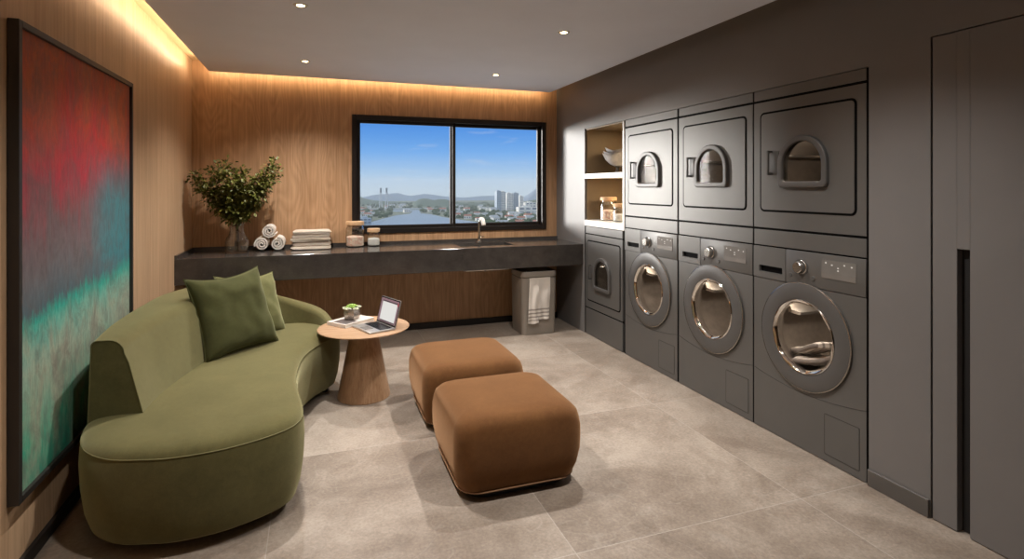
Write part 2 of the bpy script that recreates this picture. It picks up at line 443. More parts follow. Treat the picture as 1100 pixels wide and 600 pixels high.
wr.box(XR, XD, DY1 + .004, 1.899, 0, 1.970)                 # column beside the door
wr.box(XR, XD, DY0 - .004, DY1 + .004, DZ + .005, ZU)       # over the door
wr.box(XR, XD, YF, DY0 - .004, 0, ZU)
struct(wr.build('wall_right', M['taupe'], smooth=False))
struct(MB().box(XD - .04, XD, DY0, 4.825, 0, 2.04).build('wall_recess', M['recess'], smooth=False))
# door with a tall recessed pull
d1 = MB()
SY0, SY1, SZ = 1.471, 1.518, 1.152
d1.box(XR, XR + .045, DY0, SY0, .004, DZ, .0015, 1); d1.box(XR, XR + .045, SY1, DY1 - .004, .004, DZ, .0015, 1)
d1.box(XR, XR + .045, SY0, SY1, SZ, DZ)
d1 = struct(d1.build('door_1', M['taupe'], smooth=False))
h = MB().box(XR + .032, XR + .044, SY0 - .002, SY1 + .002, .004, SZ + .002).build('door_handle', M['recess'], d1, smooth=False)
h['label'] = 'dark recessed vertical pull'
# skirtings
struct(MB().box(XL, XL + .018, YF, 5.47, 0, .05, .002, 1).build('baseboard_left', M['skirt'], smooth=False))
struct(MB().box(XL + .018, XR, YB - .016, YB, 0, .06, .002, 1).build('baseboard_back', M['skirt'], smooth=False))
struct(MB().box(XR - .012, XR, DY1 + .006, 1.899, 0, .078, .002, 1).build('baseboard_right', M['skirt_taupe'], smooth=False))

# window
w1 = MB()
FB = .046
def frame_xz(m, x0, x1, z0, z1, w, y0, y1, bev=.003):
    m.box(x0, x0 + w, y0, y1, z0, z1, bev, 1); m.box(x1 - w, x1, y0, y1, z0, z1, bev, 1)
    m.box(x0 + w, x1 - w, y0, y1, z0, z0 + w, bev, 1); m.box(x0 + w, x1 - w, y0, y1, z1 - w, z1, bev, 1)
frame_xz(w1, WX0, WX1, WZ0, WZ1, FB, YB - .012, YB + .09)
w1 = struct(w1.build('window_1', M['black_alu'], smooth=False))
XM = 1.318
for (a, b, y0) in ((WX0 + FB, XM + .024, YB + .012), (XM - .024, WX1 - FB, YB + .05)):
    sh = MB(); frame_xz(sh, a, b, WZ0 + FB, WZ1 - FB, .032, y0, y0 + .034)
    sh = sh.build('sash', M['black_alu'], w1, smooth=False)
    MB().box(a + .03, b - .03, y0 + .014, y0 + .018, WZ0 + FB + .03, WZ1 - FB - .03).build('glass_pane', M['pane'], sh, smooth=False)

# shelving niche in the right wall
NY0, NY1 = 4.118, 4.822
n_ = MB()
n_.box(XR + .43, XR + .45, NY0, NY1, 1.03, 1.968); n_.box(XR + .02, XR + .43, NY1 - .012, NY1, 1.09, 1.968)
n_.box(XR + .02, XR + .43, NY0, NY0 + .006, 1.09, 1.968); n_.box(XR + .012, XR + .43, NY0, NY1, 1.956, 1.968)
niche = thing('wall_niche', 'warm lit open shelf niche with white shelves beside the stacked dryers', 'shelf', (0, 0, 0))
n_.build('lining', M['niche'], niche, smooth=False)
for z0, z1 in ((1.487, 1.534), (1.036, 1.09)):
    MB().box(XR - .004, XR + .43, NY0, NY1 - .001, z0, z1, .002, 1).build('shelf', M['white_lac'], niche, smooth=False)
MB().box(XR - .004, XR + .43, 4.090, 4.117, 1.036, 1.967, .002, 1).build('side_panel', M['white_lac'], niche, smooth=False)
def lamp_area(name, loc, rot, sx, sy, power, col):
    l = bpy.data.lights.new(name, 'AREA'); l.shape = 'RECTANGLE'; l.size = sx; l.size_y = sy; l.energy = power; l.color = col
    o = bpy.data.objects.new(name, l); COL.objects.link(o); o.location = loc; o.rotation_euler = rot; return o
WARM = (1.0, .76, .48)
for zt in (1.952, 1.483):
    lamp_area('niche_led', (XR + .33, NY0 + .22, zt), (0, 0, 0), .12, .3, 2.6, WARM)

# ---------------------------------------------------------------- laundry machines (front at local x = 0 facing -x, centred on y)
HW = .3560
def make_washer():
    w = thing('washing_machine', 'x', 'washing machine', (0, 0, 0), 0, 'graphite front loading washers under the dryers')
    b = MB()
    body_o = [(-HW, .004), (HW, .004), (HW, .876), (-HW, .876)]
    b.ring_prism(body_o, circ(.205, 0, .607), 0, .02, (0, .607))
    b.box(.02, .66, -HW, -HW + .015, .004, 1.06); b.box(.02, .66, HW - .015, HW, .004, 1.06)
    b.box(.02, .66, -HW + .015, HW - .015, 1.045, 1.06); b.box(.02, .66, -HW + .015, HW - .015, .004, .02); b.box(.645, .66, -HW + .015, HW - .015, .02, 1.045)
    b.build('body', M['graphite'], w, smooth=False)
    cp = MB().box(-.004, .03, -HW, .118, .879, 1.06, .003).build('control_panel', M['graphite'], w)
    dr = MB()
    dr.ring_prism(rrect(.121, HW, .879, 1.06, .003, 2), rrect(.142, .312, .914, .951, .004, 3), -.004, .028, (.227, .932))
    dr.box(.024, .03, .13, .33, .90, .96)
    dr = dr.build('detergent_drawer', M['graphite'], w, smooth=False)
    MB().box(.012, .024, .1425, .3115, .9145, .9505).build('drawer_grip', M['gap_black'], dr, smooth=False)
    MB().lathe([(.0, -.036), (.026, -.036), (.030, -.032), (.033, -.008), (.038, -.004)], 'X', (0, .016, .975), 40, (True, False)).build('dial', M['steel'], w)
    MB().lathe([(.046, -.0035), (.046, -.0075), (.041, -.0085), (.037, -.006)], 'X', (0, .016, .975), 40).build('dial_ring', M['graphite_door'], w)
    for y, z in ((.083, .926), (-.064, .926)):
        MB().lathe([(0, -.0095), (.010, -.0095), (.012, -.004)], 'X', (0, y, z), 20, (True, False)).build('button', M['graphite_door'], w)
    di = MB().prism(rrect(-.308, -.115, .938, 1.033, .004), -.0062, 0).build('display', M['lcd'], w, smooth=False)
    MB().prism(rrect(-.306, -.117, .940, .966, .003), -.0072, -.006).build('display_band', M['lcd_low'], di, smooth=False)
    for y, z in ((-.14, 1.018), (-.175, 1.01), (-.21, .998), (-.245, 1.016), (-.285, 1.012), (-.21, .985)):
        MB().box(-.0070, -.006, y - .004, y + .004, z - .003, z + .003).build('indicator', M['lcd_mark'], di, smooth=False)
    # lower seam (arc under the door) and filter flap
    arc = [(-.0003, -HW + 2 * HW * i / 40, .302 + .040 * (2 * i / 40 - 1) ** 2) for i in range(41)]
    MB().tube(arc, .0016, 6).build('seam', M['seam'], w)
    fl = MB(); fl.ring_prism(rrect(-.322, -.126, .040, .247, .006, 3), rrect(-.320, -.128, .042, .245, .005, 3), -.0012, .004, (-.224, .143))
    fl = fl.build('filter_flap', M['seam'], w, smooth=False)
    MB().prism(rrect(-.3185, -.1295, .0435, .2435, .004, 3), -.0016, .003).build('flap_cover', M['graphite'], fl, smooth=False)
    # door: dished ring, chrome rim, glass bowl
    d = MB().lathe([(.285, .0), (.285, -.008), (.282, -.013), (.273, -.016), (.240, -.018), (.210, -.018), (.199, -.015), (.195, -.004)], 'X', (0, 0, .607), 96).build('door', M['graphite_door'], w)
    MB().lathe([(.2845, -.005), (.2875, -.008), (.2870, -.012), (.282, -.0142)], 'X', (0, 0, .607), 96).build('door_trim', M['rim'], d)
    r = MB(); rings = []
    for rad, x, wob in ((.197, -.0155, 0), (.193, -.0195, 0), (.189, -.019, .0015), (.184, -.015, .003), (.179, -.010, .0045), (.175, -.004, .003)):
        rings.append([(x + .5 * wob * math.sin(9 * a + 1) , (rad + wob * math.sin(7 * a)) * math.cos(a), .607 + (rad + wob * math.sin(7 * a)) * math.sin(a)) for a in [2 * PI * i / 96 for i in range(96)]])
    r.loft(rings, True, (False, False)).build('door_rim', M['chrome'], d)
    MB().lathe([(.181, -.0085), (.15, -.015), (.10, -.020), (.05, -.023), (.001, -.024)], 'X', (0, 0, .607), 72).build('door_glass', M['door_glass'], d)
    # drum
    q = MB()
    q.lathe([(.1775, -.002), (.184, .03), (.215, .06), (.225, .09), (.225, .40), (.21, .43), (.12, .435), (.05, .42), (.001, .418)], 'X', (0, 0, .607), 72)
    q = q.build('drum', M['drum'], w)
    for k in range(3):
        li = MB()
        a = 2 * PI * k / 3 + .5
        cy, cz = .205 * math.cos(a), .607 + .205 * math.sin(a)
        ty, tz = -math.sin(a), math.cos(a); ny, nz = -math.cos(a), -math.sin(a)
        rr = []
        for x, hh in ((.09, .01), (.13, .04), (.36, .04), (.40, .01)):
            rr.append([(x, cy + ty * .03 - ny * .02, cz + tz * .03 - nz * .02), (x, cy + ty * .01 + ny * hh, cz + tz * .01 + nz * hh), (x, cy - ty * .01 + ny * hh, cz - tz * .01 + nz * hh), (x, cy - ty * .03 - ny * .02, cz - tz * .03 - nz * .02)])
        li.loft(rr)
        li.build('drum_lifter', M['steel'], q)
    return w

def make_dryer(z0, z1, pz0, pz1, wz0, wz1, name='tumble_dryer', hw=HW, group='graphite tumble dryers above the washers', hand=True, yoff=0):
    w = thing(name, 'x', 'dryer', (0, 0, 0), 0, group)
    b = MB(); cz = (wz0 + wz1) / 2
    win = dome(.128, wz0 + .03, wz1 - .03, .016)
    b.ring_prism([(-hw, z0), (hw, z0), (hw, z1), (-hw, z1)], win, 0, .02, (0, cz))
    b.box(.02, .62, -hw, -hw + .015, z0, z1); b.box(.02, .62, hw - .015, hw, z0, z1)
    b.box(.02, .62, -hw + .015, hw - .015, z1 - .015, z1); b.box(.02, .62, -hw + .015, hw - .015, z0, z0 + .015); b.box(.605, .62, -hw + .015, hw - .015, z0 + .015, z1 - .015)
    b.build('cabinet', M['graphite'], w, smooth=False)
    ph = .3005
    g = MB(); g.ring_prism(rrect(-ph - .008, ph + .008, pz0 - .008, pz1 + .008, .032), win, -.0012, .004, (0, cz)); g.build('door_groove_shade', M['gap_black'], w, smooth=False)  # black ring stands in for the shade in the door groove
    d = MB(); d.ring_prism(rrect(-ph + .004, ph - .004, pz0 + .004, pz1 - .004, .022), win, -.0045, 0, (0, cz)); d = d.build('door', M['graphite'], w, smooth=False)
    f = MB(); o_ = dome(.158, wz0, wz1, .03); i_ = dome(.126, wz0 + .032, wz1 - .032, .014)
    f.ring_prism(o_, i_, -.027, -.004, (0, cz)); es = []
    bmesh.ops.recalc_face_normals(f.b, faces=f.b.faces)
    es = [e for e in f.b.edges if len(e.link_faces) == 2 and e.calc_face_angle() > 1.2 and all(abs(v.co.x + .027) < 1e-4 for v in e.verts)]
    bmesh.ops.bevel(f.b, geom=es, offset=.006, segments=3, affect='EDGES', profile=.5)
    f.build('window_frame', M['graphite_door'], d)
    MB().prism(dome(.127, wz0 + .031, wz1 - .031, .014), -.014, -.010).build('door_glass', M['dryer_glass'], d, smooth=False)
    if hand:
        hz0, hz1, hy = cz - .07, cz + .07, .222
        p = [(-.010, hy - .045, hz1), (-.022, hy - .035, hz1), (-.036, hy - .012, hz1), (-.042, hy, hz1 - .008), (-.043, hy, cz), (-.042, hy, hz0 + .008), (-.036, hy - .012, hz0), (-.022, hy - .035, hz0), (-.010, hy - .045, hz0)]
        hm = MB()
        hm.box(-.043, -.031, hy - .016, hy, hz0, hz1, .004); hm.box(-.043, -.005, hy - .012, hy, hz1 - .014, hz1 - .001, .003); hm.box(-.043, -.005, hy - .012, hy, hz0 + .001, hz0 + .014, .003)
        hm.box(-.0075, -.0040, hy - .058, hy + .002, hz0 + .006, hz1 - .006, .0015)
        hm.build('handle', M['graphite_door'], d)
    q = MB().lathe([(.15, .022), (.24, .06), (.25, .09), (.25, .42), (.24, .45), (.1, .46), (.001, .46)], 'X', (0, 0, max(cz - .03, z0 + .28)), 64).build('drum', M['drum'], w) if z1 - z0 > .55 else None
    if q:
        for k in range(5):
            ri = MB()
            a = 2 * PI * k / 5 + .3; c0 = max(cz - .03, z0 + .28)
            ri.box(.08, .42, .236 * math.cos(a) - .008, .236 * math.cos(a) + .008, c0 + .236 * math.sin(a) - .008, c0 + .236 * math.sin(a) + .008, .003)
            ri.build('drum_rib', M['steel'], q)
    return w

YM = [3.722, 2.990, 2.267]
W0 = make_washer(); D0 = make_dryer(1.170, 1.896, 1.27, 1.828, 1.402, 1.682)
wl = ['graphite front loading washer farthest from the door, next to the small dryer under the niche',
      'graphite front loading washer in the middle of the row of three',
      'graphite front loading washer nearest the door, with striped laundry in its drum']
dl = ['graphite wall dryer beside the open shelf niche', 'graphite wall dryer in the middle of the row of three',
      'graphite wall dryer nearest the tall door with recessed pull']
for i, y in enumerate(YM):
    for zz in (.607 + .16, 1.66):
        l = bpy.data.lights.new('drum_fill_light', 'POINT'); l.energy = 2.1; l.color = (1.0, .90, .78); l.shadow_soft_size = .02  # added fill light that brightens the drum interior, no real fixture
        o = bpy.data.objects.new('drum_fill_light', l); COL.objects.link(o); o.location = (XR + .16, y + .06, zz)
    w = W0 if i == 0 else copy_tree(W0); w.location = (XR, y, 0); w['label'] = wl[i]
    d = D0 if i == 0 else copy_tree(D0); d.location = (XR, y, 0); d['label'] = dl[i]
fillers = MB()
for y in YM:
    fillers.box(XR, XR + .05, y - HW, y + HW, 1.068, 1.157, .0015, 1)
    fillers.box(XR, XR + .05, y - HW, y + HW, 1.910, 1.967, .0015, 1)
struct(fillers.build('trim_2', M['graphite'], smooth=False))
# small dryer under the niche
gp_ = MB(); x0 = XR + .003  # added black strips paint the shade in the gaps between machines
for y in (4.086, 3.356, 2.6285, 1.905): gp_.box(x0, x0 + .01, y - .012, y + .012, .004, 1.968)
for z in (1.0635, 1.1625, 1.904): gp_.box(x0 + .0005, x0 + .0105, 1.91, 4.08, z - .009, z + .009)
for z in (.256, .960): gp_.box(x0 + .0005, x0 + .0105, 4.12, 4.81, z - .009, z + .009)
gp_.box(x0, x0 + .01, 4.80, 4.824, .004, 1.034)
struct(gp_.build('gap_shade_strips', M['gap_black'], smooth=False))
SYC = 4.4625; SHW = .3395
sd = make_dryer(.262, .955, .335, .895, .455, .76, 'tumble_dryer', SHW, None, True)
sd['label'] = 'low compact dryer built in under the open shelf niche'; sd.location = (XR, SYC, 0)
struct(MB().box(XR, XR + .05, SYC - SHW, SYC + SHW, .965, 1.032, .0015, 1).build('trim_3', M['graphite'], smooth=False))
struct(MB().box(XR, XR + .05, SYC - SHW, SYC + SHW, .004, .250, .0015, 1).build('trim_4', M['graphite'], smooth=False))

l = bpy.data.lights.new('drum_fill_light', 'POINT'); l.energy = .7; l.color = (1.0, .92, .84); l.shadow_soft_size = .02  # same added fill inside the small dryer
o = bpy.data.objects.new('drum_fill_light', l); COL.objects.link(o); o.location = (XR + .16, SYC + .05, .66)
# laundry lying in the drum of the nearest washer
def cloth_blob(name, L, W, H, mat, seed, waves=3, fold=3):
    random.seed(seed); m = MB(); rings = []
    for i in range(25):
        u = i / 24; rr = []
        for k in range(28):
            a = 2 * PI * k / 28
            y = W / 2 * math.copysign(abs(math.cos(a)) ** .55, math.cos(a)); z = H / 2 * math.copysign(abs(math.sin(a)) ** .6, math.sin(a))
            e = min(1, min(u, 1 - u) * 12 + .35) ** .5
            z = z * e * (1 + .12 * math.sin(fold * 2 * a)) + H * .22 * math.sin(u * PI * waves + seed) + .06 * H * noise.noise(Vector((u * 5, a, seed)))
            rr.append(((u - .5) * L, y * (.92 + .1 * e), z))
        rings.append(rr)
    m.loft(rings)
    return m.build(name, mat)
for k, (dx, dy, dz, rx, ry, rz) in enumerate(((.14, .02, -.10, .32, .05, 1.2), (.13, -.02, -.145, .30, .0, 1.65), (.18, .05, -.175, .2, .1, 1.35))):
    t = cloth_blob('laundry_towel', .30 - .03 * k, .16, .035, M['laundry'], k + 1, 1.6)
    t.location = (XR + dx - .02, YM[2] + dy, .607 + dz + .02); t.rotation_euler = (rx * 0, rx, rz)
    tag(t, ['striped towel on top of the laundry heap inside the nearest washer', 'striped towel in the middle of the heap inside the nearest washer', 'striped towel at the bottom of the heap inside the nearest washer'][k], 'towel', 'laundry inside the nearest washer')

# ---------------------------------------------------------------- counter, sink and tap
CT, CB, CY = .852, .650, 4.855
SX0, SX1, SYa, SYb = 1.27, 1.80, 5.00, 5.32
ct = thing('countertop', 'long dark granite counter with deep front apron along the wood wall', 'counter', (0, 0, 0))
c_ = MB()
c_.box(XL, SX0, CY + .02, YB - .003, CT - .03, CT); c_.box(SX1, XR, CY + .02, YB - .003, CT - .03, CT)
c_.box(SX0, SX1, CY + .02, SYa, CT - .03, CT); c_.box(SX0, SX1, SYb, YB - .003, CT - .03, CT)
c_.build('top', M['granite'], ct, smooth=False)
MB().box(XL, XR, CY, CY + .02, CB, CT, .0015, 1).build('apron', M['granite'], ct, smooth=False)
u_ = MB(); u_.box(XL + .02, XR, YB - .023, YB - .003, CT, CT + .028); u_.box(XL, XL + .02, CY + .001, YB - .003, CT, CT + .028)
u_.build('upstand', M['granite'], ct, smooth=False)
sk = thing('sink', 'steel undermount sink sunk in the dark counter', 'sink', ((SX0 + SX1) / 2, (SYa + SYb) / 2, CT))
s_ = MB(); a, b = (SX1 - SX0) / 2, (SYb - SYa) / 2
def rr2(a, b, r, z, n=5):
    return [(p[0], p[1], z) for p in rrect(-a, a, -b, b, r, n)]
s_.loft([rr2(a + .02, b + .02, .03, -.0305), rr2(a - .004, b - .004, .03, -.0305), rr2(a - .008, b - .008, .035, -.20), rr2(a - .03, b - .03, .04, -.228), rr2(.05, .05, .03, -.234)], True, (False, True))
s_.loft([rr2(a + .02, b + .02, .03, -.033), rr2(a + .002, b + .002, .03, -.034), rr2(a - .004, b - .004, .035, -.20), rr2(a - .026, b - .026, .04, -.236), rr2(.05, .05, .03, -.242)], True, (False, True))
s_.build('basin', M['steel'], sk)
MB().lathe([(.0, -.231), (.03, -.231), (.038, -.229), (.042, -.2325)], 'Z', (0, 0, 0), 28).build('drain', M['chrome'], sk)
MB().lathe([(.030, -.241), (.030, -.258), (.022, -.262), (.001, -.262)], 'Z', (0, 0, 0), 20).build('trap', M['chrome'], sk)
fa = thing('faucet', 'slim chrome tap with a white spray head beside the sink', 'tap', (1.555, 5.385, CT))
MB().lathe([(.026, 0), (.026, .006), (.016, .012), (.013, .03)], 'Z', (0, 0, 0), 28).build('base', M['chrome'], fa)
pts = spline([(0, 0, .02), (0, 0, .12), (0, -.002, .185), (.004, -.02, .222), (.010, -.055, .236)], 8, False)
MB().tube(pts, .0115, 16).build('spout', M['chrome'], fa)
pts = spline([(.004, -.03, .232), (.012, -.06, .235), (.018, -.085, .215), (.020, -.095, .175)], 6, False)
MB().tube(pts, [.012, .0125] + [.018] * 4 + [.021] * (len(pts) - 10) + [.022] * 3 + [.021], 18).build('spray_head', M['white_lac'], fa)
MB().box(.012, .05, -.006, .006, .05, .058, .002).build('lever', M['chrome'], fa)

# ---------------------------------------------------------------- things on the counter
# clear vase + branches
VX, VY = -.625, 5.17
va = MB()
va.lathe([(.064, .246), (.056, .235), (.055, .19), (.062, .155), (.084, .125), (.092, .10), (.092, .012), (.086, .002), (.0, .001)], 'Z', (0, 0, 0), 40)
va.lathe([(.060, .246), (.053, .235), (.052, .19), (.059, .155), (.080, .125), (.088, .10), (.088, .02), (.078, .014), (.0, .014)], 'Z', (0, 0, 0), 40)
va = va.build('glass_vase', M['jar'], loc=(VX, VY, CT))
tag(va, 'clear shouldered glass vase holding leafy branches on the counter', 'vase')
br = thing('leafy_branch_bouquet', 'bunch of leafy green branches standing in the clear vase', 'plant', (VX, VY, CT))
random.seed(11)
stems = MB(); leaves = MB(); cnt = 0
def leaf(p, d, L, up):
    d = d.normalized(); s1 = d.cross(up).normalized()
    if s1.length < .1: s1 = Vector((1, 0, 0))
    nn = s1.cross(d)
    W = L * .34
    a = leaves.b.verts.new(p); b = leaves.b.verts.new(p + d * L * .45 + s1 * W + nn * L * .05); c = leaves.b.verts.new(p + d * L - nn * L * .12)
    e = leaves.b.verts.new(p + d * L * .45 - s1 * W + nn * L * .05); m = leaves.b.verts.new(p + d * L * .5 - nn * L * .04)
    for q in ((a, b, m), (b, c, m), (c, e, m), (e, a, m)): leaves.b.faces.new(q)
tips = [(-.30, .0, .62), (-.33, .03, .66), (-.27, -.05, .54), (-.20, .04, .70), (-.22, -.08, .60), (-.14, .06, .66), (-.12, -.09, .72), (-.08, 0, .76), (-.03, .08, .66), (-.02, -.1, .64),
        (.03, .04, .70), (.07, -.06, .66), (.12, .05, .62), (.10, -.11, .56), (.17, -.02, .62), (.22, .04, .66), (.26, -.03, .72), (.29, .02, .755), (.31, .05, .70), (.27, -.07, .62), (.20, .08, .55), (-.17, -.02, .54), (-.06, -.08, .54), (.06, .07, .53), (.15, -.07, .52), (-.1, .08, .52), (0, 0, .58)]
for tx, ty, tz in tips:
    p0 = Vector((random.uniform(-.03, .03), random.uniform(-.03, .03), .02)); p3 = Vector((tx, ty, tz))
    p1 = Vector((tx * .06, ty * .06, .24)); p2 = Vector((tx * .5, ty * .5, .24 + (tz - .24) * .45))
    path = spline([p0, p1, p2, p3], 8, False)
    stems.tube(path, [.0026 - .0016 * i / len(path) for i in range(len(path))], 5)
    for k in range(190):
        u = random.uniform(.0, 1) ** .75
        i = 10 + u * (len(path) - 11); i0 = min(int(i), len(path) - 2)
        p = path[i0].lerp(path[i0 + 1], i - i0)
        o = Vector((random.gauss(0, 1), random.gauss(0, 1), random.gauss(.25, 1))); o.normalize()
        if p.z < .29: continue
        q = p + o * random.uniform(.006, .062)
        leaf(q, o + Vector((0, 0, random.uniform(-.5, .3))), random.uniform(.024, .043), Vector((random.gauss(0, .5), random.gauss(0, .5), 1)).normalized())
stems.build('stems', M['twig'], br)
fo = leaves.build('foliage', M['leaf'], br, smooth=False); fo['kind'] = 'stuff'

# rolled towels
def make_roll(R=.0625, L=.24):
    m = MB(); pts = []
    turns = 2.6; n = 110
    for i in range(n + 1):
        a = 2 * PI * turns * i / n; r = .014 + (R - .014) * i / n
        pts.append((r * math.cos(a), r * math.sin(a)))
    th = .0125
    ins = [(p[0] * (1 - th / max(.014, math.hypot(*p))), p[1] * (1 - th / max(.014, math.hypot(*p)))) for p in pts]
    rings = []
    for j in range(9):
        y = -L / 2 + L * j / 8; e = .004 if j in (0, 8) else 0
        sc = 1 - (.02 if j in (0, 8) else 0)
        o_ = [(p[0] * sc, y + .0025 * noise.noise(Vector((p[0] * 60, p[1] * 60, j))), p[1] * sc) for p in pts]
        i_ = [(p[0] * sc, y, p[1] * sc) for p in reversed(ins)]
        rings.append(o_ + i_)
    n2 = len(rings[0])
    vs = [[m.b.verts.new(p) for p in r] for r in rings]
    for a_, c_ in zip(vs, vs[1:]):
        for i in range(n2):
            j = (i + 1) % n2; m.b.faces.new((a_[i], a_[j], c_[j], c_[i]))
    k = len(pts)
    for ring, flip in ((vs[0], 0), (vs[-1], 1)):
        for i in range(k - 1):
            q = (ring[i], ring[i + 1], ring[n2 - 2 - i], ring[n2 - 1 - i])
            m.b.faces.new(q if flip else tuple(reversed(q)))
    return m.build('rolled_towel', M['towel'], ang=60)
r0 = make_roll()
RX, RY = -.375, 5.31
for i, (x, z, a, lab) in enumerate(((RX - .063, CT + .0645, .3, 'white rolled towel lying on the counter at the left, next to the vase'), (RX + .063, CT + .0645, 2.2, 'white rolled towel lying on the counter at the right, next to the folded stack'), (RX - .004, CT + .1755, 4.2, 'white rolled towel resting on top of the other two rolls'))):
    o = r0 if i == 0 else copy_tree(r0)
    o.location = (x, RY, z); o.rotation_euler = (0, a, 0); tag(o, lab, 'towel', 'rolled towels in a small pyramid')

# folded stack
def make_folded(L=.33, D=.235, H=.034, seed=0):
    m = MB(); rings = []
    # cross-section in XZ of a towel folded in three, extruded along Y
    nk = 13
    def sec(y, e):
        pts = []; layers = 3; t = H / layers
        P = []
        for i in range(nk): P.append((-L / 2 + L * i / (nk - 1), 0.0))
        out = []
        N = 44
        for k in range(N):
            a = 2 * PI * k / N
            x = L / 2 * math.copysign(abs(math.cos(a)) ** .28, math.cos(a)); z = H / 2 * math.copysign(abs(math.sin(a)) ** .75, math.sin(a))
            g = 1 - .10 * abs(math.sin(a * 1.0)) * 0
            # fold creases on the ends
            if abs(x) > L * .44: x += .004 * math.cos(z / H * 2 * PI * 2.0) * (1 if x > 0 else -1)
            x += .006 * noise.noise(Vector((y * 9, z * 90, seed * 5.7)))
            y += .005 * noise.noise(Vector((x * 11, z * 120, seed * 2.3))) * (1 if abs(y) > D * .4 else 0)
            z += .0016 * noise.noise(Vector((x * 14, y * 14, seed * 3.1))) + .0014 * math.sin(x * 30 + seed)
            out.append((x, y, z * e + H / 2))
        return out
    for j in range(13):
        y = -D / 2 + D * j / 12; e = (.55, .85, 1)[min(j, 12 - j, 2)]
        rings.append(sec(y, e))
    m.loft(rings)
    return m
random.seed(3)
labs = ['bottom', 'second from the bottom', 'middle', 'second from the top', 'top']
for k in range(5):
    o = make_folded(.33 - .008 * (k % 2) - .012 * (k > 2), .235, .0345, k).build('folded_towel', M['towel_beige'], ang=60)
    o.location = (-.035 + random.uniform(-.006, .006), 5.31 + random.uniform(-.004, .004), CT + .0005 + .0336 * k); o.rotation_euler = (0, 0, random.uniform(-.03, .03))
    tag(o, 'oatmeal folded towel, %s one of the stack of five on the counter' % ({'bottom': 'the lowest', 'second from the bottom': 'second lowest', 'middle': 'the middle', 'second from the top': 'second highest', 'top': 'the topmost'}[labs[k]]), 'towel', 'folded towels stacked on the counter')
    # the folded edge on the left end
    ed = MB()
    for zz in (.010, .021):
        ed.tube([(-.155 + .002 * math.sin(i * 1.3), -.1185, zz) if False else (-.150 + .30 * i / 20, -.1165 + .0006 * math.sin(i * 2.1 + k), zz + .001 * math.sin(i * .9 + k * 2)) for i in range(21)], .0016, 5)
    e_ = ed.build('fold_edge', M['towel'], o)

def jar(name, label, group, loc, r, h, fill_m, fill, lid_h=.034, mat_lid='oak_lid', lid_r=None):
    j = thing(name, label, 'jar', loc, 0, group)
    g = MB(); b = h - lid_h; nr = r * .84
    g.lathe([(nr, b), (nr, b - .012), (r * .97, b - .03), (r, b - .042), (r, .008), (r - .007, .0), (0, 0)], 'Z', (0, 0, 0), 44)
    g.lathe([(nr - .003, b), (nr - .003, b - .012), (r * .97 - .003, b - .03), (r - .003, b - .042), (r - .003, .012), (r - .009, .006), (0, .006)], 'Z', (0, 0, 0), 44)
    g.build('glass_body', M['jar'], j)
    lr = lid_r or r * .98
    MB().lathe([(0, b - .010), (nr - .005, b - .010), (nr - .005, b + .001), (lr - .002, b + .001), (lr, b + .003), (lr, h - .004), (lr - .004, h), (0, h)], 'Z', (0, 0, 0), 44).build('lid', M[mat_lid], j)
    f = MB(); rings = []
    rf = r - .0045
    f.lathe([(0, .0075), (rf - .006, .0075), (rf, .013), (rf, fill - .012), (rf * .8, fill - .002), (rf * .4, fill + .004), (0, fill + .003)], 'Z', (0, 0, 0), 36)
    fo = f.build('filling', M[fill_m], j); fo['kind'] = 'stuff'
    return j
jar('storage_jar', 'large glass jar of pale pink flakes with wooden lid on the counter', 'storage jars on the counter', (.345, 5.36, CT), .084, .235, 'pasta', .10)
jar('storage_jar', 'small glass jar of white powder with wooden lid on the counter', 'storage jars on the counter', (.515, 5.37, CT), .060, .165, 'powder', .075)
jar('storage_jar', 'large glass jar with wooden lid on the lower shelf of the niche', 'storage jars in the niche', (2.625, 4.66, 1.09), .080, .222, 'pasta', .10)
jar('storage_jar', 'small glass jar with wooden lid on the lower shelf of the niche', 'storage jars in the niche', (2.61, 4.43, 1.09), .062, .165, 'powder', .07, .03)

# bowls on the upper shelf
bx, by = 2.70, 4.62
st = MB().lathe([(.05, 0), (.052, .006), (.02, .014), (.014, .05), (.03, .072), (.028, .076), (0, .076)], 'Z', (0, 0, 0), 30).build('bowl_stand', M['graphite_door'], loc=(bx, by, 1.534))
tag(st, 'small dark pedestal under the bowls on the upper niche shelf', 'stand')
for k in range(3):
    b = MB(); rings = []
    prof = [(.0, .004), (.03, .006), (.07, .022), (.112, .055), (.142, .105), (.147, .107), (.117, .055), (.073, .017), (.032, .0), (.0, -.002)]
    N = 56
    for r, z in prof[1:-1]:
        rings.append([(r * math.cos(2 * PI * i / N), r * math.sin(2 * PI * i / N), z + (r / .147) ** 3 * .014 * math.sin(3 * 2 * PI * i / N + k * 1.9)) for i in range(N)])
    b.loft(rings, True, (True, True))
    o = b.build('bowl', M['bowl'], loc=(bx, by, 1.603 + .034 * k)); o.rotation_euler = (.05 * (k - 1), .06 * (1 - k), k * .7); o.scale = (1 - .07 * k,) * 3
    tag(o, 'wavy rimmed grey white bowl, %s one of the nested three in the niche' % ('the outermost', 'the middle', 'the innermost')[k], 'bowl', 'nested bowls in the niche')

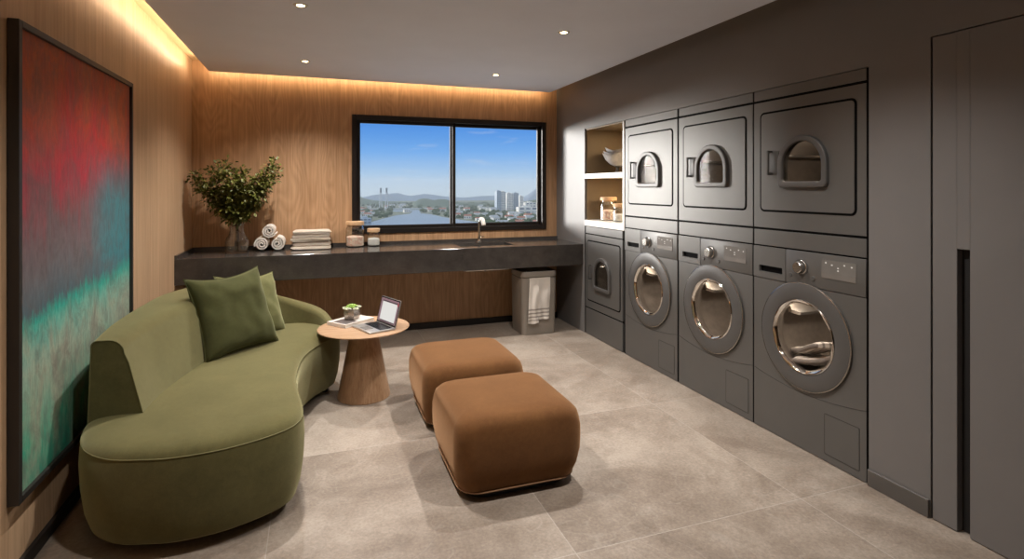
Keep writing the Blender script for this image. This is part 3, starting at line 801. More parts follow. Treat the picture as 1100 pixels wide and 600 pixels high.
# ---------------------------------------------------------------- laundry hamper under the counter
HX0, HX1, HY0, HY1 = 1.835, 2.20, 4.895, 5.235
hp = thing('laundry_hamper', 'tall taupe laundry hamper with flat lid under the counter', 'hamper', ((HX0 + HX1) / 2, (HY0 + HY1) / 2, 0))
a, b = (HX1 - HX0) / 2, (HY1 - HY0) / 2
MB().loft([rr2(a - .014, b - .014, .04, .0, 6), rr2(a - .010, b - .010, .045, .01, 6), rr2(a - .002, b - .002, .045, .535, 6), rr2(a - .012, b - .012, .04, .538, 6), rr2(a - .012, b - .012, .04, .548, 6)]).build('bin', M['hamper'], hp)
MB().loft([rr2(a - .004, b - .004, .045, .549, 6), rr2(a, b, .046, .553, 6), rr2(a, b, .046, .597, 6), rr2(a - .004, b - .004, .043, .602, 6)]).build('lid', M['hamper'], hp)
# towel hanging from under the lid: two overlapping tails
m = MB()
def tail(xa0, xa1, xb0, xb1, zb, y, ph):
    rows = []
    for i in range(23):
        u = i / 22; z = .544 + (zb - .544) * u; x0 = xa0 + (xb0 - xa0) * u; x1 = xa1 + (xb1 - xa1) * u; row = []
        for k in range(17):
            v = k / 16; yy = y - .004 - .006 * math.sin(v * PI * 3 + ph) * u - .010 * min(1, u * 3) - .003 * math.sin(u * 9 + v * 5)
            row.append((x0 + (x1 - x0) * v, yy, z + .004 * math.sin(v * 7 + ph) * u))
        rows.append(row)
    th = .006
    fr = [[m.b.verts.new(p) for p in r] for r in rows]; bk = [[m.b.verts.new((p[0], p[1] + th, p[2])) for p in r] for r in rows]
    for i in range(22):
        for k in range(16):
            m.b.faces.new((fr[i][k], fr[i][k + 1], fr[i + 1][k + 1], fr[i + 1][k])); m.b.faces.new((bk[i][k + 1], bk[i][k], bk[i + 1][k], bk[i + 1][k + 1]))
    for i in range(22):
        m.b.faces.new((fr[i][0], fr[i + 1][0], bk[i + 1][0], bk[i][0])); m.b.faces.new((fr[i + 1][16], fr[i][16], bk[i][16], bk[i + 1][16]))
    for k in range(16):
        m.b.faces.new((fr[22][k], fr[22][k + 1], bk[22][k + 1], bk[22][k])); m.b.faces.new((fr[0][k + 1], fr[0][k], bk[0][k], bk[0][k + 1]))
tail(1.93, 2.125, 2.005, 2.105, .145, HY0, .5)
tail(1.905, 2.00, 1.885, 1.995, .115, HY0 - .012, 1.7)
m = m.build('hand_towel', M['towel_stripe'], ang=60)
tag(m, 'pale striped hand towel hanging out from under the hamper lid', 'towel')

# ---------------------------------------------------------------- sofa
so = thing('curved_sofa', 'olive green velvet curved sofa with low sweeping back against the wood wall', 'sofa', (-.4, 3.4, 0))
SO = Vector((-.4, 3.4, 0))
OUT = [(-.86, 2.58), (-.745, 2.445), (-.61, 2.39), (-.48, 2.368), (-.30, 2.392), (-.118, 2.485), (-.052, 2.60), (-.055, 2.77), (-.080, 2.97), (-.092, 3.22), (-.065, 3.52), (.015, 3.75), (.115, 3.90), (.160, 4.03),
       (.135, 4.20), (.03, 4.38), (-.16, 4.53), (-.38, 4.585), (-.60, 4.51), (-.78, 4.28), (-.885, 3.95), (-.93, 3.55), (-.935, 3.15), (-.922, 2.80)]
outl = spline([(x, y, 0) for x, y in OUT], 8)
def inset(pts, d):
    n = len(pts); out = []
    for i in range(n):
        t = (pts[(i + 2) % n] - pts[i - 2]).normalized()
        nrm = Vector((-t.y, t.x, 0))
        out.append(pts[i] + nrm * d)
    return out
area = sum(outl[i].x * outl[(i + 1) % len(outl)].y - outl[(i + 1) % len(outl)].x * outl[i].y for i in range(len(outl)))
sg = 1 if area > 0 else -1
def ringz(d, z): return [(p.x - SO.x, p.y - SO.y, z) for p in inset(outl, sg * d)]
base = MB()
base.loft([ringz(.075, .052), ringz(.05, .050), ringz(.034, .062), ringz(.016, .12), ringz(.004, .21), ringz(0, .30), ringz(.003, .36), ringz(.008, .388)], True, (True, True))
base.build('base', M['sofa'], so)
sm = MB()
sm.loft([ringz(.012, .388), ringz(.008, .392), ringz(.015, .404), ringz(.030, .416), ringz(.052, .424), ringz(.085, .430), ringz(.13, .433)], True, (True, True))
sm.build('seat', M['sofa'], so)
MB().tube([Vector(p) for p in ringz(.0075, .3895)], .0026, 8, True).build('piping', M['sofa_pipe'], so)
# back: swept along the rear of the seat
inner = [(-.693, 2.775), (-.672, 3.05), (-.60, 3.38), (-.50, 3.72), (-.40, 4.02), (-.27, 4.22), (-.10, 4.235), (.02, 4.125), (.085, 3.985)]
outer = [(-.905, 2.795), (-.925, 3.10), (-.915, 3.50), (-.875, 3.90), (-.75, 4.26), (-.52, 4.50), (-.22, 4.53), (.03, 4.36), (.128, 4.14)]
tops = [.752, .758, .76, .758, .735, .665, .575, .515, .452]
inn = spline([(x, y, 0) for x, y in inner], 8, False); oun = spline([(x, y, 0) for x, y in outer], 8, False)
tz = spline([(t, 0, 0) for t in tops], 8, False)
bk = MB(); rings = []
for i, (p, q, t) in enumerate(zip(inn, oun, tz)):
    t = t.x; d = (q - p); w = d.length; n = d.normalized(); zb = .40; H = t - zb
    lean = min(.085, H * .28)     # front face leans back
    ow = .012
    R = min(.07, H * .45, (w - lean) * .45)
    sec = []
    sec.append((0, zb)); sec.append((lean * .35, zb + H * .35))
    sec.append((lean * .72, zb + H * .72 if H * .28 > R * .6 else zb + H * .6))
    fx = lean
    for k in range(7):
        a = PI - (PI / 2) * k / 6; sec.append((fx + R + R * math.cos(a) - R * .12, t - R + R * math.sin(a)))
    r2 = min(.022, R)
    for k in range(5):
        a = PI / 2 - (PI / 2) * k / 4; sec.append((w - ow - r2 + r2 * math.cos(a), t - r2 + r2 * math.sin(a)))
    sec.append((w - ow * .5, zb + H * .4)); sec.append((w, zb))
    rings.append([(p.x + n.x * s - SO.x, p.y + n.y * s - SO.y, z) for s, z in sec])
bk.loft(rings)
bk.build('backrest', M['sofa'], so, ang=40)
pl = [rings[0][i] for i in range(len(rings[0]))]
MB().tube([Vector(v) + Vector((0, -.001, 0)) for v in pl], .0022, 6).build('back_piping', M['sofa_pipe'], so)
for fx, fy in ((-.70, 2.58), (-.16, 2.66), (.06, 4.02), (-.15, 4.40), (-.80, 4.05), (-.84, 3.2)):
    MB().lathe([(.0, .0), (.018, 0), (.022, .006), (.025, .058), (0, .058)], 'Z', (fx - SO.x, fy - SO.y, 0), 20).build('foot', M['foot'], so)

# cushions
def make_cushion(name, S, T, mat, seed, ear=.11):
    m = MB(); N = 30; fr = {}; bk = {}
    def P(i, j, side):
        u = -1 + 2 * i / N; v = -1 + 2 * j / N
        # sides pull in, corners stick out
        px = u * S / 2 * (1 - .11 * (1 - v * v) * abs(u) ** 1.5); py = v * S / 2 * (1 - (ear if v < 0 else ear * 1.5) * (1 - u * u) * abs(v) ** 1.5)
        h = ((1 - u ** 4) * (1 - v ** 4)) ** .55
        e = min(1 - abs(u), 1 - abs(v))
        wr = .012 * noise.noise(Vector((u * 3.2 + seed, v * 3.2, side))) * h + .006 * math.sin((u - v) * 9 + seed) * max(0, 1 - e * 2.6) * h
        return (px, py, side * (T / 2 * h + wr + .0))
    for i in range(N + 1):
        for j in range(N + 1):
            fr[i, j] = m.b.verts.new(P(i, j, 1))
            edge = i in (0, N) or j in (0, N)
            bk[i, j] = fr[i, j] if edge else m.b.verts.new(P(i, j, -1))
    for i in range(N):
        for j in range(N):
            m.b.faces.new((fr[i, j], fr[i + 1, j], fr[i + 1, j + 1], fr[i, j + 1]))
            m.b.faces.new((bk[i, j + 1], bk[i + 1, j + 1], bk[i + 1, j], bk[i, j]))
    edge = [P(i, 0, 1) for i in range(N)] + [P(N, j, 1) for j in range(N)] + [P(N - i, N, 1) for i in range(N)] + [P(0, N - j, 1) for j in range(N)]
    o = m.build(name, mat, ang=80)
    MB().tube(edge, .0032, 6, True).build('cushion_piping', mat, o)
    return o
def place_cushion(o, bl, br, lean, S, roll=0, lift=0):
    bl, br = Vector(bl), Vector(br); x = (br - bl).normalized(); n = Vector((x.y, -x.x, 0))      # facing the camera side
    up = (Vector((0, 0, 1)) * math.cos(lean) - n * math.sin(lean)).normalized(); nn = x.cross(up)
    R = Matrix((x, up, nn)).transposed().to_4x4()
    c = (bl + br) / 2 + up * (S / 2 + lift)
    o.matrix_world = Matrix.Translation(c) @ R @ Matrix.Rotation(roll, 4, 'Z')
c1 = make_cushion('throw_cushion', .495, .17, M['cushion'], 1.3)
place_cushion(c1, (-.585, 3.45, .437), (-.225, 3.80, .437), math.radians(21), .465, math.radians(1.5), .004)
tag(c1, 'dark olive velvet cushion leaning in front of the paler one on the sofa', 'cushion', 'velvet cushions on the sofa')
c2 = make_cushion('throw_cushion', .44, .15, M['cushion2'], 4.7)
place_cushion(c2, (-.495, 3.87, .437), (-.205, 4.145, .437), math.radians(24), .42, math.radians(-4), -.014)
tag(c2, 'paler olive velvet cushion half hidden behind the dark one on the sofa', 'cushion', 'velvet cushions on the sofa')

# ---------------------------------------------------------------- ottomans
def make_ottoman():
    o = thing('ottoman', 'x', 'ottoman', (0, 0, 0), 0, 'square brown suede ottomans')
    def sq(a, r, z, n=10): return [(p[0], p[1], z) for p in rrect(-a, a, -a, a, r, n)]
    b = MB()
    prof = [(.250, .085, .028), (.266, .085, .030), (.279, .085, .045), (.298, .088, .10), (.310, .09, .165), (.312, .09, .225), (.3115, .09, .275), (.306, .088, .312), (.297, .085, .340), (.278, .08, .361), (.250, .075, .374), (.19, .07, .382), (.1, .05, .386), (.03, .02, .387)]
    b.loft([sq(a, r, z) for a, r, z in prof])
    b.build('upholstery', M['suede'], o, ang=60)
    MB().tube([Vector(p) for p in sq(.284, .10, .046)], .004, 6, True).build('piping', M['suede_pipe'], o)
    MB().loft([sq(.240, .09, .0), sq(.245, .09, .004), sq(.245, .09, .029)]).build('plinth', M['foot'], o)
    return o
o0 = make_ottoman(); o0.location = (.888, 2.645, 0); o0['label'] = 'brown suede square ottoman nearest the viewer in the middle of the floor'
o1 = copy_tree(o0); o1.location = (.885, 3.405, 0); o1['label'] = 'brown suede square ottoman farther back, nearer the round table'

# ---------------------------------------------------------------- round side table and what stands on it
TX, TY, TZ = .307, 3.855, .466
tb = thing('side_table', 'round oak side table on a conical base between sofa and ottomans', 'table', (TX, TY, 0))
MB().lathe([(0, TZ - .022), (.262, TZ - .022), (.298, TZ - .009), (.300, TZ - .004), (.297, TZ), (0, TZ)], 'Z', (0, 0, 0), 96).build('tabletop', M['oak_top'], tb)
MB().lathe([(0, 0), (.171, 0), (.173, .004), (.088, TZ - .022), (0, TZ - .022)], 'Z', (0, 0, 0), 72).build('pedestal', M['oak_table'], tb)
# laptop
ang = math.radians(111)        # hinge edge direction
lp = thing('laptop', 'open silver laptop with a white page on its screen on the round table', 'laptop', (.362, 3.775, TZ + .0008), ang)
# local: x along the hinge, y from the front edge (+) ... hinge at y = -.095 side
LW, LD = .265, .185
MB().box(-LW / 2, LW / 2, -LD / 2, LD / 2, 0, .011, .004).build('base', M['alu'], lp)
kb = MB().box(-LW / 2 + .018, LW / 2 - .018, -LD / 2 + .012, .012, .0112, .0122, .0004, 1).build('keyboard', M['keys'], lp, smooth=False)
ky = MB()
for r in range(5):
    for k in range(13):
        ky.box(-LW / 2 + .022 + k * .0172, -LW / 2 + .022 + k * .0172 + .0145, -LD / 2 + .016 + r * .0175, -LD / 2 + .016 + r * .0175 + .0145, .0121, .0134)
ky = ky.build('keys', M['bezel'], kb, smooth=False); ky['kind'] = 'stuff'
MB().box(-.045, .045, .022, .078, .0110, .01135).build('touchpad', M['lcd_low'], lp, smooth=False)
sl = MB(); sl.box(-LW / 2, LW / 2, -.0035, .0035, .0, .178, .003)
sl = sl.build('screen_lid', M['alu'], lp); sl.location = (0, -LD / 2 + .002, .010); sl.rotation_euler = (math.radians(14), 0, 0)
MB().box(-LW / 2 + .003, LW / 2 - .003, .0034, .0042, .004, .175).build('bezel', M['bezel'], sl, smooth=False)
MB().box(-LW / 2 + .010, LW / 2 - .010, .0041, .0047, .014, .168).build('screen', M['screen_bg'], sl, smooth=False)
MB().box(-.104, .096, .0046, .0050, .026, .146).build('screen_window', M['screen_page'], sl, smooth=False)
sb = MB(); sb.box(-.110, .096, .0046, .0051, .148, .155); sb.box(-.104, .08, .0046, .0051, .018, .0235)
sb.build('screen_bars', M['screen_bar'], sl, smooth=False)
MB().box(-.120, -.104, .0046, .0051, .138, .158).build('screen_corner', M['screen_red'], sl, smooth=False)
# book and potted succulent
bka = math.radians(38)
bo = thing('book', 'thick pale cover book lying flat on the round table under the plant', 'book', (.232, 3.985, TZ + .0008), bka)
MB().box(-.128, .122, -.088, .088, .004, .020).build('pages', M['paper'], bo, smooth=False)
cv = MB(); cv.box(-.131, .126, -.091, .091, 0, .0035, .0008, 1); cv.box(-.131, .126, -.091, .091, .0205, .024, .0008, 1); cv.box(-.131, -.1275, -.091, .091, .0035, .0205)
cv = cv.build('cover', M['cover'], bo, smooth=False)
MB().box(-.120, -.01, -.082, .05, .0240, .0244).build('cover_photo', M['cover_photo'], cv, smooth=False)
pp = thing('potted_succulent', 'small pale green succulent in a pewter pot standing on the book', 'plant', (.236, 4.0, TZ + .0253))
MB().lathe([(0, 0), (.036, 0), (.042, .006), (.046, .034), (.043, .060), (.038, .060), (.036, .05), (0, .05)], 'Z', (0, 0, 0), 9).build('pot', M['pot'], pp, ang=20)
random.seed(5)
for nm, mt, cs in (('rosette', M['succulent'], [(0, 0, .062, .034, 26)]), ('pale_rosette', M['succulent_pale'], [(-.036, -.008, .058, .02, 16), (.036, .012, .057, .02, 16), (.018, -.032, .056, .018, 14), (-.012, .034, .058, .018, 14), (-.02, -.03, .057, .018, 14)])):
    for cx, cy, cz, R, n in cs:
        m = MB()
        for k in range(n):
            a = k * 2.39996; tt = k / n; el = 1.25 - 1.15 * tt; L = R * (.5 + .6 * tt)
            d = Vector((math.cos(a) * math.cos(el), math.sin(a) * math.cos(el), math.sin(el))); s1 = Vector((-math.sin(a), math.cos(a), 0)); nn = s1.cross(d)
            p = Vector((cx, cy, cz)); rings = []
            for u, w in ((0, .12), (.35, .30), (.7, .34), (.9, .2), (1.0, .03)):
                c = p + d * L * u
                rings.append([c + s1 * (L * w * math.cos(q)) + nn * (L * w * .42 * math.sin(q)) for q in [2 * PI * i / 6 for i in range(6)]])
            m.loft(rings)
        m.build(nm, mt, pp, ang=70)

pp.scale = (1.25, 1.25, 1.25)
# ---------------------------------------------------------------- painting
pt = thing('framed_painting', 'large abstract red to turquoise painting in a black frame on the left wall', 'painting', (XL, 3.063, 1.138))
PY0, PY1, PZ0, PZ1 = -.648, .648, -.857, .857
f = MB(); T = .037; FW = .024
f.box(.002, T, PY0, PY0 + FW, PZ0, PZ1, .0015, 1); f.box(.002, T, PY1 - FW, PY1, PZ0, PZ1, .0015, 1); f.box(.002, T, PY0 + FW, PY1 - FW, PZ0, PZ0 + FW, .0015, 1); f.box(.002, T, PY0 + FW, PY1 - FW, PZ1 - FW, PZ1, .0015, 1)
f.build('frame', M['frame'], pt, smooth=False)
MB().box(.003, .024, PY0 + FW - .002, PY1 - FW + .002, PZ0 + FW - .002, PZ1 - FW + .002).build('canvas', M['canvas'], pt, smooth=False)

# ---------------------------------------------------------------- downlights
LX, LY = (-.078, 1.50), (4.66, 3.237, 1.815, .39)
places = {(0, 0): 'recessed ceiling spot at the back left, nearest the plant', (0, 1): 'recessed ceiling spot nearer the viewer on the sofa side', (1, 0): 'recessed ceiling spot at the back right, before the window', (1, 1): 'recessed ceiling spot nearer the viewer on the washer side'}
dl0 = thing('ceiling_spot', 'x', 'ceiling light', (0, 0, 0), 0, 'recessed ceiling spots')
MB().lathe([(.020, -.0005), (.022, -.004), (.036, -.0045), (.040, -.0005)], 'Z', (0, 0, 0), 36).build('ring', M['lamp_ring'], dl0)
MB().lathe([(0, -.0022), (.0205, -.0022), (.0205, -.0004), (0, -.0004)], 'Z', (0, 0, 0), 28).build('lens', M['lamp'], dl0)
first = True
SPOT_COL = (1.0, .955, .91)
for i, x in enumerate(LX):
    for k, y in enumerate(LY):
        if k < 2:
            o = dl0 if first else copy_tree(dl0); first = False
            o.location = (x, y, ZC); o['label'] = places[i, k]
        if k == 3: continue
        l = bpy.data.lights.new('spot_lamp', 'SPOT'); l.energy = (128, 132, (62, 112)[i], 0)[k]; l.color = SPOT_COL; l.spot_size = math.radians(128); l.spot_blend = .9; l.shadow_soft_size = .04
        s = bpy.data.objects.new('spot_lamp', l); COL.objects.link(s); s.location = (x, y, ZC - .012)

# cove lighting lying on the dropped ceiling, shining at the walls
COVE = (1.0, .74, .45)
lamp_area('cove_led', (-.90, (5.3 + YF) / 2, ZC + .035), (0, math.radians(110), 0), .02, 5.3 - YF, 14, (1.0, .80, .55))
lamp_area('cove_led', ((2.3 - .9) / 2, 5.37, ZC + .035), (math.radians(110), 0, 0), 3.2, .02, 6, COVE)

# ---------------------------------------------------------------- outside: river town far below
G = -60.0
f_, yaw = 595.0, math.radians(19.51); cs, sn = math.cos(yaw), math.sin(yaw)
def gp(px, py, z=G):
    a = (px - 550) / f_; r = Vector((a * cs + sn, cs - a * sn, (201.5 - py) / f_)); return Vector((0, 0, 1.4)) + r * ((z - 1.4) / r.z)
def dirp(px, Y):
    a = (px - 550) / f_; return Y * (a * cs + sn) / (cs - a * sn)
M['land'] = simple('land_scrub', srgb(128, 134, 112), .9, var=.3, vscale=.02)
M['water'] = simple('river_water', srgb(150, 170, 188), .35, var=.08, vscale=.006, spec=.6)
M['trees'] = simple('tree_canopy', srgb(70, 90, 52), .9, var=.3, vscale=.05)
M['hill'] = simple('wooded_hill', srgb(100, 118, 98), .95, var=.15, vscale=.01)
M['mount'] = simple('far_mountain_hazed', srgb(140, 160, 182), 1, var=.05, vscale=.002)  # blue of distant haze put into the base colour
M['mount2'] = simple('farther_mountain_hazed', srgb(146, 168, 190), 1, var=.04, vscale=.002)  # paler blue, aerial haze again mixed into the colour
M['bld'] = simple('pale_render', srgb(240, 238, 234), .8, var=.06, vscale=.05)
M['bld_grey'] = simple('grey_blue_render', srgb(176, 190, 206), .7, var=.06, vscale=.05)
M['bld_win'] = simple('window_band', srgb(110, 124, 144), .3, var=.1, vscale=.1)
M['roof_red'] = simple('tile_roof', srgb(196, 132, 112), .9, var=.15, vscale=.1)
M['roof_grey'] = simple('grey_roof', srgb(190, 194, 200), .8, var=.12, vscale=.1)
M['concrete'] = simple('bridge_concrete', srgb(196, 204, 212), .8, var=.05, vscale=.05)
M['pylon_top'] = simple('bridge_pylon_top', srgb(122, 132, 148), .8, var=.05, vscale=.05)
struct(MB().box(-900, 2600, 300, 2700, G - 5, G).build('ground_plain', M['land'], smooth=False))
riv = [(380, 246), (400, 238), (414, 234), (426, 231), (440, 229.5), (444, 226.5), (424, 227.2), (419, 225.5), (450, 225.2), (452, 229), (463, 230), (476, 233), (500, 236.5), (516, 239), (521, 241.5), (510, 250), (460, 262), (380, 262)]
ws = MB(); top = [gp(x, y, G + .4) for x, y in riv]
ws.loft([[(p.x, p.y, G - 1) for p in top], [tuple(p) for p in top]])
tag(ws.build('river', M['water'], smooth=False), None, None, None, 'structure')
def ridge(name, label, Y, pts, mat, seed, depth, group=None):
    """a hill range standing on the plain: crest heights from (px, py) at depth Y"""
    m = MB(); crest = []
    P = spline([(x, y, 0) for x, y in pts], 8, False)
    rows = []
    for j, (dy, k) in enumerate(((-1, 0), (-.55, .55), (-.2, .9), (0, 1), (.4, .8), (1, 0))):
        r = []
        for p in P:
            x = dirp(p.x, Y); d = Y * cs + x * sn; zt = 1.4 + (201.5 - p.y) / f_ * d
            zz = G + (zt - G) * k + (zt - G) * .10 * noise.noise(Vector((x * .012 + seed, j * .9, seed))) * (k > 0)
            r.append((x, Y + dy * depth, zz))
        rows.append(r)
    m.loft(rows, False)
    return tag(m.build(name, mat, ang=80), label, 'hill', group)
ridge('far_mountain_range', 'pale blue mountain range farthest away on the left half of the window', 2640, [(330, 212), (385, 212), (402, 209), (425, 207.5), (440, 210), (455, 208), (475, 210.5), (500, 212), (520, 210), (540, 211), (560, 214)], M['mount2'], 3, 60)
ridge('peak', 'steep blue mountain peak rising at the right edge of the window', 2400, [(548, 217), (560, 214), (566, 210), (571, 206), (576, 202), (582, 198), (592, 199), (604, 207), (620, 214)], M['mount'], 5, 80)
ridge('wooded_hill', 'low wooded hill behind the bridge pylons at the left', 2150, [(330, 213), (382, 211), (390, 212.5), (402, 215), (420, 216.3), (444, 216.8), (470, 216), (500, 217), (530, 216.6), (560, 217), (620, 216)], M['hill'], 8, 60)
ridge('wooded_hill', 'dark rounded wooded hill right of the bridge behind the river', 1850, [(438, 224), (444, 218), (450, 214), (458, 213.5), (466, 215), (473, 213.8), (480, 214), (487, 217), (500, 217.5), (520, 218.5), (540, 218), (560, 221)], M['hill'], 12, 60)
ridge('wooded_hill', 'small wooded rise at the right edge of the window below the peak', 1800, [(558, 222), (564, 217), (572, 214.5), (582, 214), (600, 216), (620, 222)], M['hill'], 17, 60)

# hazy air over the town
hz = NT('town_haze'); hz.n.remove(hz.bsdf); vs_ = hz.add('ShaderNodeVolumeScatter'); vs_.inputs['Color'].default_value = (.90, .95, 1, 1); vs_.inputs['Density'].default_value = 2.4e-4
hz.link(vs_.outputs[0], hz.out.inputs['Volume'])
tag(MB().box(-700, 2400, 420, 2600, G + .5, G + 100).build('haze', hz.m, smooth=False), None, None, None, 'structure')
# cable-stayed bridge
by_ = 1540
br_ = thing('cable_bridge', 'cable stayed bridge with twin tall pylons crossing the river', 'bridge', (dirp(412, by_), by_, G))
ox = br_.location.x
def bx_(px): return dirp(px, by_) - ox
MB().box(bx_(386), bx_(470), -6, 6, 2.2, 4.8).build('deck', M['concrete'], br_, smooth=False)
for k, px in enumerate((409, 415.3)):
    xx = bx_(px); H = 61
    for s in (-1, 1):
        MB().loft([[(xx + s * 3.6 - 1, -2, 0), (xx + s * 3.6 + 1, -2, 0), (xx + s * 3.6 + 1, 2, 0), (xx + s * 3.6 - 1, 2, 0)], [(xx + s * 1.3 - .9, -1.4, H * .8), (xx + s * 1.3 + .9, -1.4, H * .8), (xx + s * 1.3 + .9, 1.4, H * .8), (xx + s * 1.3 - .9, 1.4, H * .8)]]).build('pylon_leg', M['concrete'], br_, smooth=False)
    MB().box(xx - 2.3, xx + 2.3, -2, 2, H * .78, H, .3, 1).build('pylon_head', M['pylon_top'], br_, smooth=False)
    cb = MB()
    for j in range(1, 6):
        for s in (-1, 1):
            if (k == 0 and s > 0) or (k == 1 and s < 0): continue
            cb.tube([(xx, 0, H * .95 - j * 2), (xx + s * j * 9, 0, 4.5)], .25, 4)
    cb.build('stay_cables', M['concrete'], br_, smooth=False)

# apartment blocks and low buildings
def block(name, label, px0, px1, pyt, Y, mats, bands=8, depth=20, group=None):
    x0, x1 = dirp(px0, Y), dirp(px1, Y); d = Y * cs + x0 * sn; zt = 1.4 + (201.5 - pyt) / f_ * d
    b = thing(name, label, 'building', ((x0 + x1) / 2, Y, G), 0, group); w = (x1 - x0) / 2; H = zt - G
    MB().box(-w, w, 0, depth, 0, H, .2, 1).build('walls', mats[0], b, smooth=False)
    wn = MB()
    if bands:
        for k in range(bands):
            z = H * (k + .35) / bands
            for c in range(3):
                xa = -w + (c + .16) * 2 * w / 3; wn.box(xa, xa + w * .42, -.15, .1, z, z + H / bands * .45)
        wn.build('windows', mats[1], b, smooth=False)
    MB().box(-w * .5, w * .4, depth * .3, depth * .6, H, H + 2.5).build('roof_tank', mats[0], b, smooth=False)
    return b
block('apartment_tower', 'tallest grey blue apartment tower, leftmost of the town blocks', 533.8, 538.5, 205, 1380, (M['bld_grey'], M['bld_win']), 12)
block('apartment_tower', 'pale apartment tower joined to the right of the tallest grey one', 538.6, 543.5, 205.8, 1385, (M['bld'], M['bld_win']), 12)
block('apartment_block', 'wide pale apartment block in the middle of the town blocks', 544.4, 551.5, 207.4, 1420, (M['bld'], M['bld_win']), 11)
block('apartment_block', 'grey apartment block right of the wide pale one', 551.6, 557.2, 207.2, 1425, (M['bld_grey'], M['bld_win']), 11)
block('apartment_block', 'narrow pale apartment block standing last at the right', 558.3, 562.4, 210.5, 1480, (M['bld'], M['bld_win']), 9)
block('long_building', 'long low white building below the town blocks at the right', 557.5, 577.5, 222.3, 1180, (M['bld'], M['bld_win']), 2)
block('long_building', 'white building behind the long low one at the right', 565, 576, 217.5, 1420, (M['bld'], M['bld_win']), 3)
block('long_building', 'low white building on the left river bank', 386, 399, 234.5, 960, (M['bld_grey'], M['bld_win']), 2)

# houses (copies of three kinds) over both banks
def make_house(kind):
    h = thing('house', 'x', 'house', (0, 0, 0), 0, None)
    MB().box(-6, 6, -4, 4, 0, 5.5).build('walls', M['bld'], h, smooth=False)
    MB().loft([[(-6.5, -4.6, 5.4), (-6.5, 4.6, 5.4), (-6.5, 0, 7.8)], [(6.5, -4.6, 5.4), (6.5, 4.6, 5.4), (6.5, 0, 7.8)]]).build('roof', M['roof_red'] if kind == 0 else M['roof_grey'], h, smooth=False)
    wn = MB()
    for x in (-4, 0, 4): wn.box(x - .8, x + .8, -4.05, -3.9, 1.6, 3.6)
    wn.build('windows', M['bld_win'], h, smooth=False)
    return h
hs = [make_house(0), make_house(1)]
random.seed(21); used = [False, False]
def in_river(px, py):
    n = len(riv); c = False
    for i in range(n):
        (x1, y1), (x2, y2) = riv[i], riv[i - 1]
        if (y1 > py) != (y2 > py) and px < (x2 - x1) * (py - y1) / (y2 - y1) + x1: c = not c
    return c
spots = []
tries = 0
while len(spots) < 74 and tries < 4000:
    tries += 1
    px = random.uniform(380, 600); py = random.uniform(222, 243)
    if in_river(px, py) or in_river(px, py + 1.2) or in_river(px - 3, py) or in_river(px + 3, py): continue
    if px < 480 and random.random() < .35: continue
    if 530 < px < 580 and py < 230: continue
    p = gp(px, py)
    if any((p - q).length < 22 for q, *_ in spots): continue
    spots.append((p, px, py))
spots.sort(key=lambda s: s[2])
for i, (p, px, py) in enumerate(spots):
    k = random.choice((0, 1, 1)); o = hs[k] if not used[k] else copy_tree(hs[k]); used[k] = True
    o.location = p; o.rotation_euler = (0, 0, random.uniform(-.6, .6)); s = random.uniform(.8, 1.35); o.scale = (s, s, s)
    side = 'right' if px > 487 else 'left'
    where = 'far' if py < 230 else 'near'
    o['label'] = 'tiny %s roofed house on the %s side of town behind the %s window pane' % (('red', 'grey')[k], where, side)
    o['group'] = '%s roofed houses %s %s pane' % (('red', 'grey')[k], where, side)
tr = MB(); n = 0
while n < 420:
    px = random.uniform(376, 610); py = 219 + 26 * random.random() ** 1.3
    if in_river(px, py) or in_river(px, py + .8): continue
    p = gp(px, py)
    if any((p - q).length < 9 for q, *_ in spots): continue
    n += 1; r = random.uniform(4, 8)
    res = bmesh.ops.create_icosphere(tr.b, subdivisions=1, radius=1)
    for v in res['verts']:
        v.co = Vector((p.x + v.co.x * r * 1.2, p.y + v.co.y * r, G + r * .5 + v.co.z * r * .8))
tag(tr.build('tree_cover', M['trees']), 'dark green tree canopy scattered between the houses outside', 'trees', None, 'stuff')

# ---------------------------------------------------------------- sky, sun
wd = bpy.data.worlds.new('sky'); C.world = wd; wd.use_nodes = True
nt = wd.node_tree; bg = nt.nodes['Background']
tc = nt.nodes.new('ShaderNodeTexCoord'); sp = nt.nodes.new('ShaderNodeSeparateXYZ'); nt.links.new(tc.outputs['Generated'], sp.inputs[0])
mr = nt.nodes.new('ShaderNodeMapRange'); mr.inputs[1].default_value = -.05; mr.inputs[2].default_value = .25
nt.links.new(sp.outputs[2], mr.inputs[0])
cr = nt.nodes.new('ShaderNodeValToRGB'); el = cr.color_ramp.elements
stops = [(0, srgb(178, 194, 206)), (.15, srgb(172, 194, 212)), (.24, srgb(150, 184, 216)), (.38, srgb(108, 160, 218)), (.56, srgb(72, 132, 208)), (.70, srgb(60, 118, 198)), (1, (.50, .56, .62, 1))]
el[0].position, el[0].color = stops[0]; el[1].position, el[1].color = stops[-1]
for p, c in stops[1:-1]:
    e = el.new(p); e.color = c
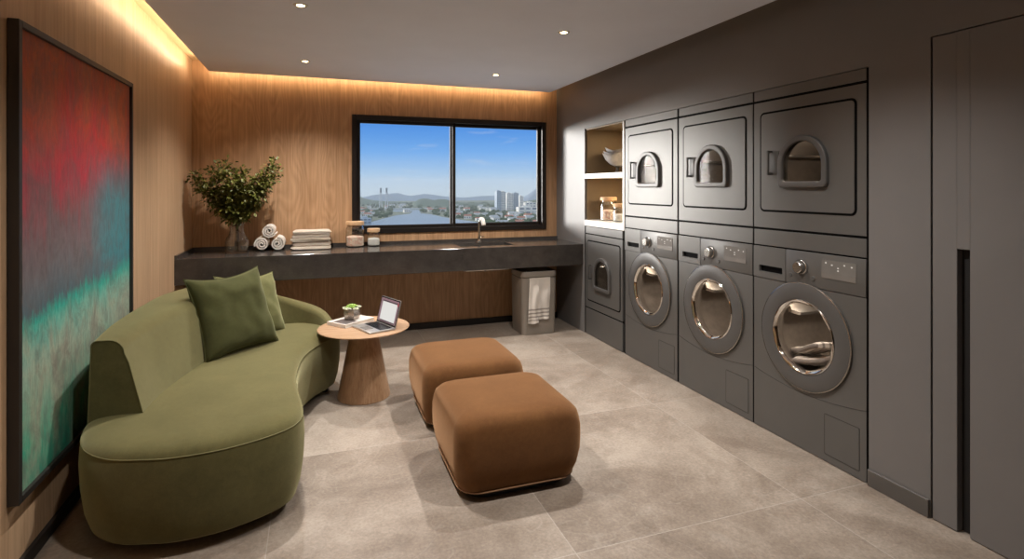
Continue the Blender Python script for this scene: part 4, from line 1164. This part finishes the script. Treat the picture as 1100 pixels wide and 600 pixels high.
nt.links.new(mr.outputs[0], cr.inputs[0])
mp = nt.nodes.new('ShaderNodeMapping'); mp.inputs['Scale'].default_value = (5, 5, 22); nt.links.new(tc.outputs['Generated'], mp.inputs[0])
no = nt.nodes.new('ShaderNodeTexNoise'); no.inputs['Scale'].default_value = 2.2; no.inputs['Detail'].default_value = 6; nt.links.new(mp.outputs[0], no.inputs['Vector'])
cl = nt.nodes.new('ShaderNodeValToRGB'); cl.color_ramp.elements[0].position = .60; cl.color_ramp.elements[0].color = (0, 0, 0, 1); cl.color_ramp.elements[1].position = .76; cl.color_ramp.elements[1].color = (.28, .28, .28, 1)
nt.links.new(no.outputs['Fac'], cl.inputs[0])
mx = nt.nodes.new('ShaderNodeMix'); mx.data_type = 'RGBA'; nt.links.new(cl.outputs[0], mx.inputs[0]); nt.links.new(cr.outputs[0], mx.inputs[6]); mx.inputs[7].default_value = srgb(206, 208, 212)
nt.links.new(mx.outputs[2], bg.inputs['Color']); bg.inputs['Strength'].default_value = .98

su = bpy.data.lights.new('sun', 'SUN'); su.energy = 5.2; su.angle = math.radians(18); su.color = (1.0, .97, .92)
so_ = bpy.data.objects.new('sun', su); COL.objects.link(so_); so_.location = (-3, 8, 4)
az, ele = math.radians(41), math.radians(2.5)
dv = Vector((math.sin(az) * math.cos(ele), -math.cos(az) * math.cos(ele), -math.sin(ele)))
so_.rotation_euler = dv.to_track_quat('-Z', 'Y').to_euler()

# ---------------------------------------------------------------- camera
cam = bpy.data.cameras.new('camera'); co = bpy.data.objects.new('camera', cam); COL.objects.link(co)
cam.sensor_fit = 'HORIZONTAL'; cam.sensor_width = 36; cam.lens = 36 * 595 / 1100
cam.shift_y = -(300 - 201.5) / 1100; cam.clip_start = .05; cam.clip_end = 20000
co.location = (0, 0, 1.4); co.rotation_euler = (PI / 2, 0, -yaw)
C.camera = co
C.view_settings.view_transform = 'Standard'; C.view_settings.look = 'None'; C.view_settings.gamma = 1
C.view_settings.use_curve_mapping = False; C.view_settings.exposure = 0.3
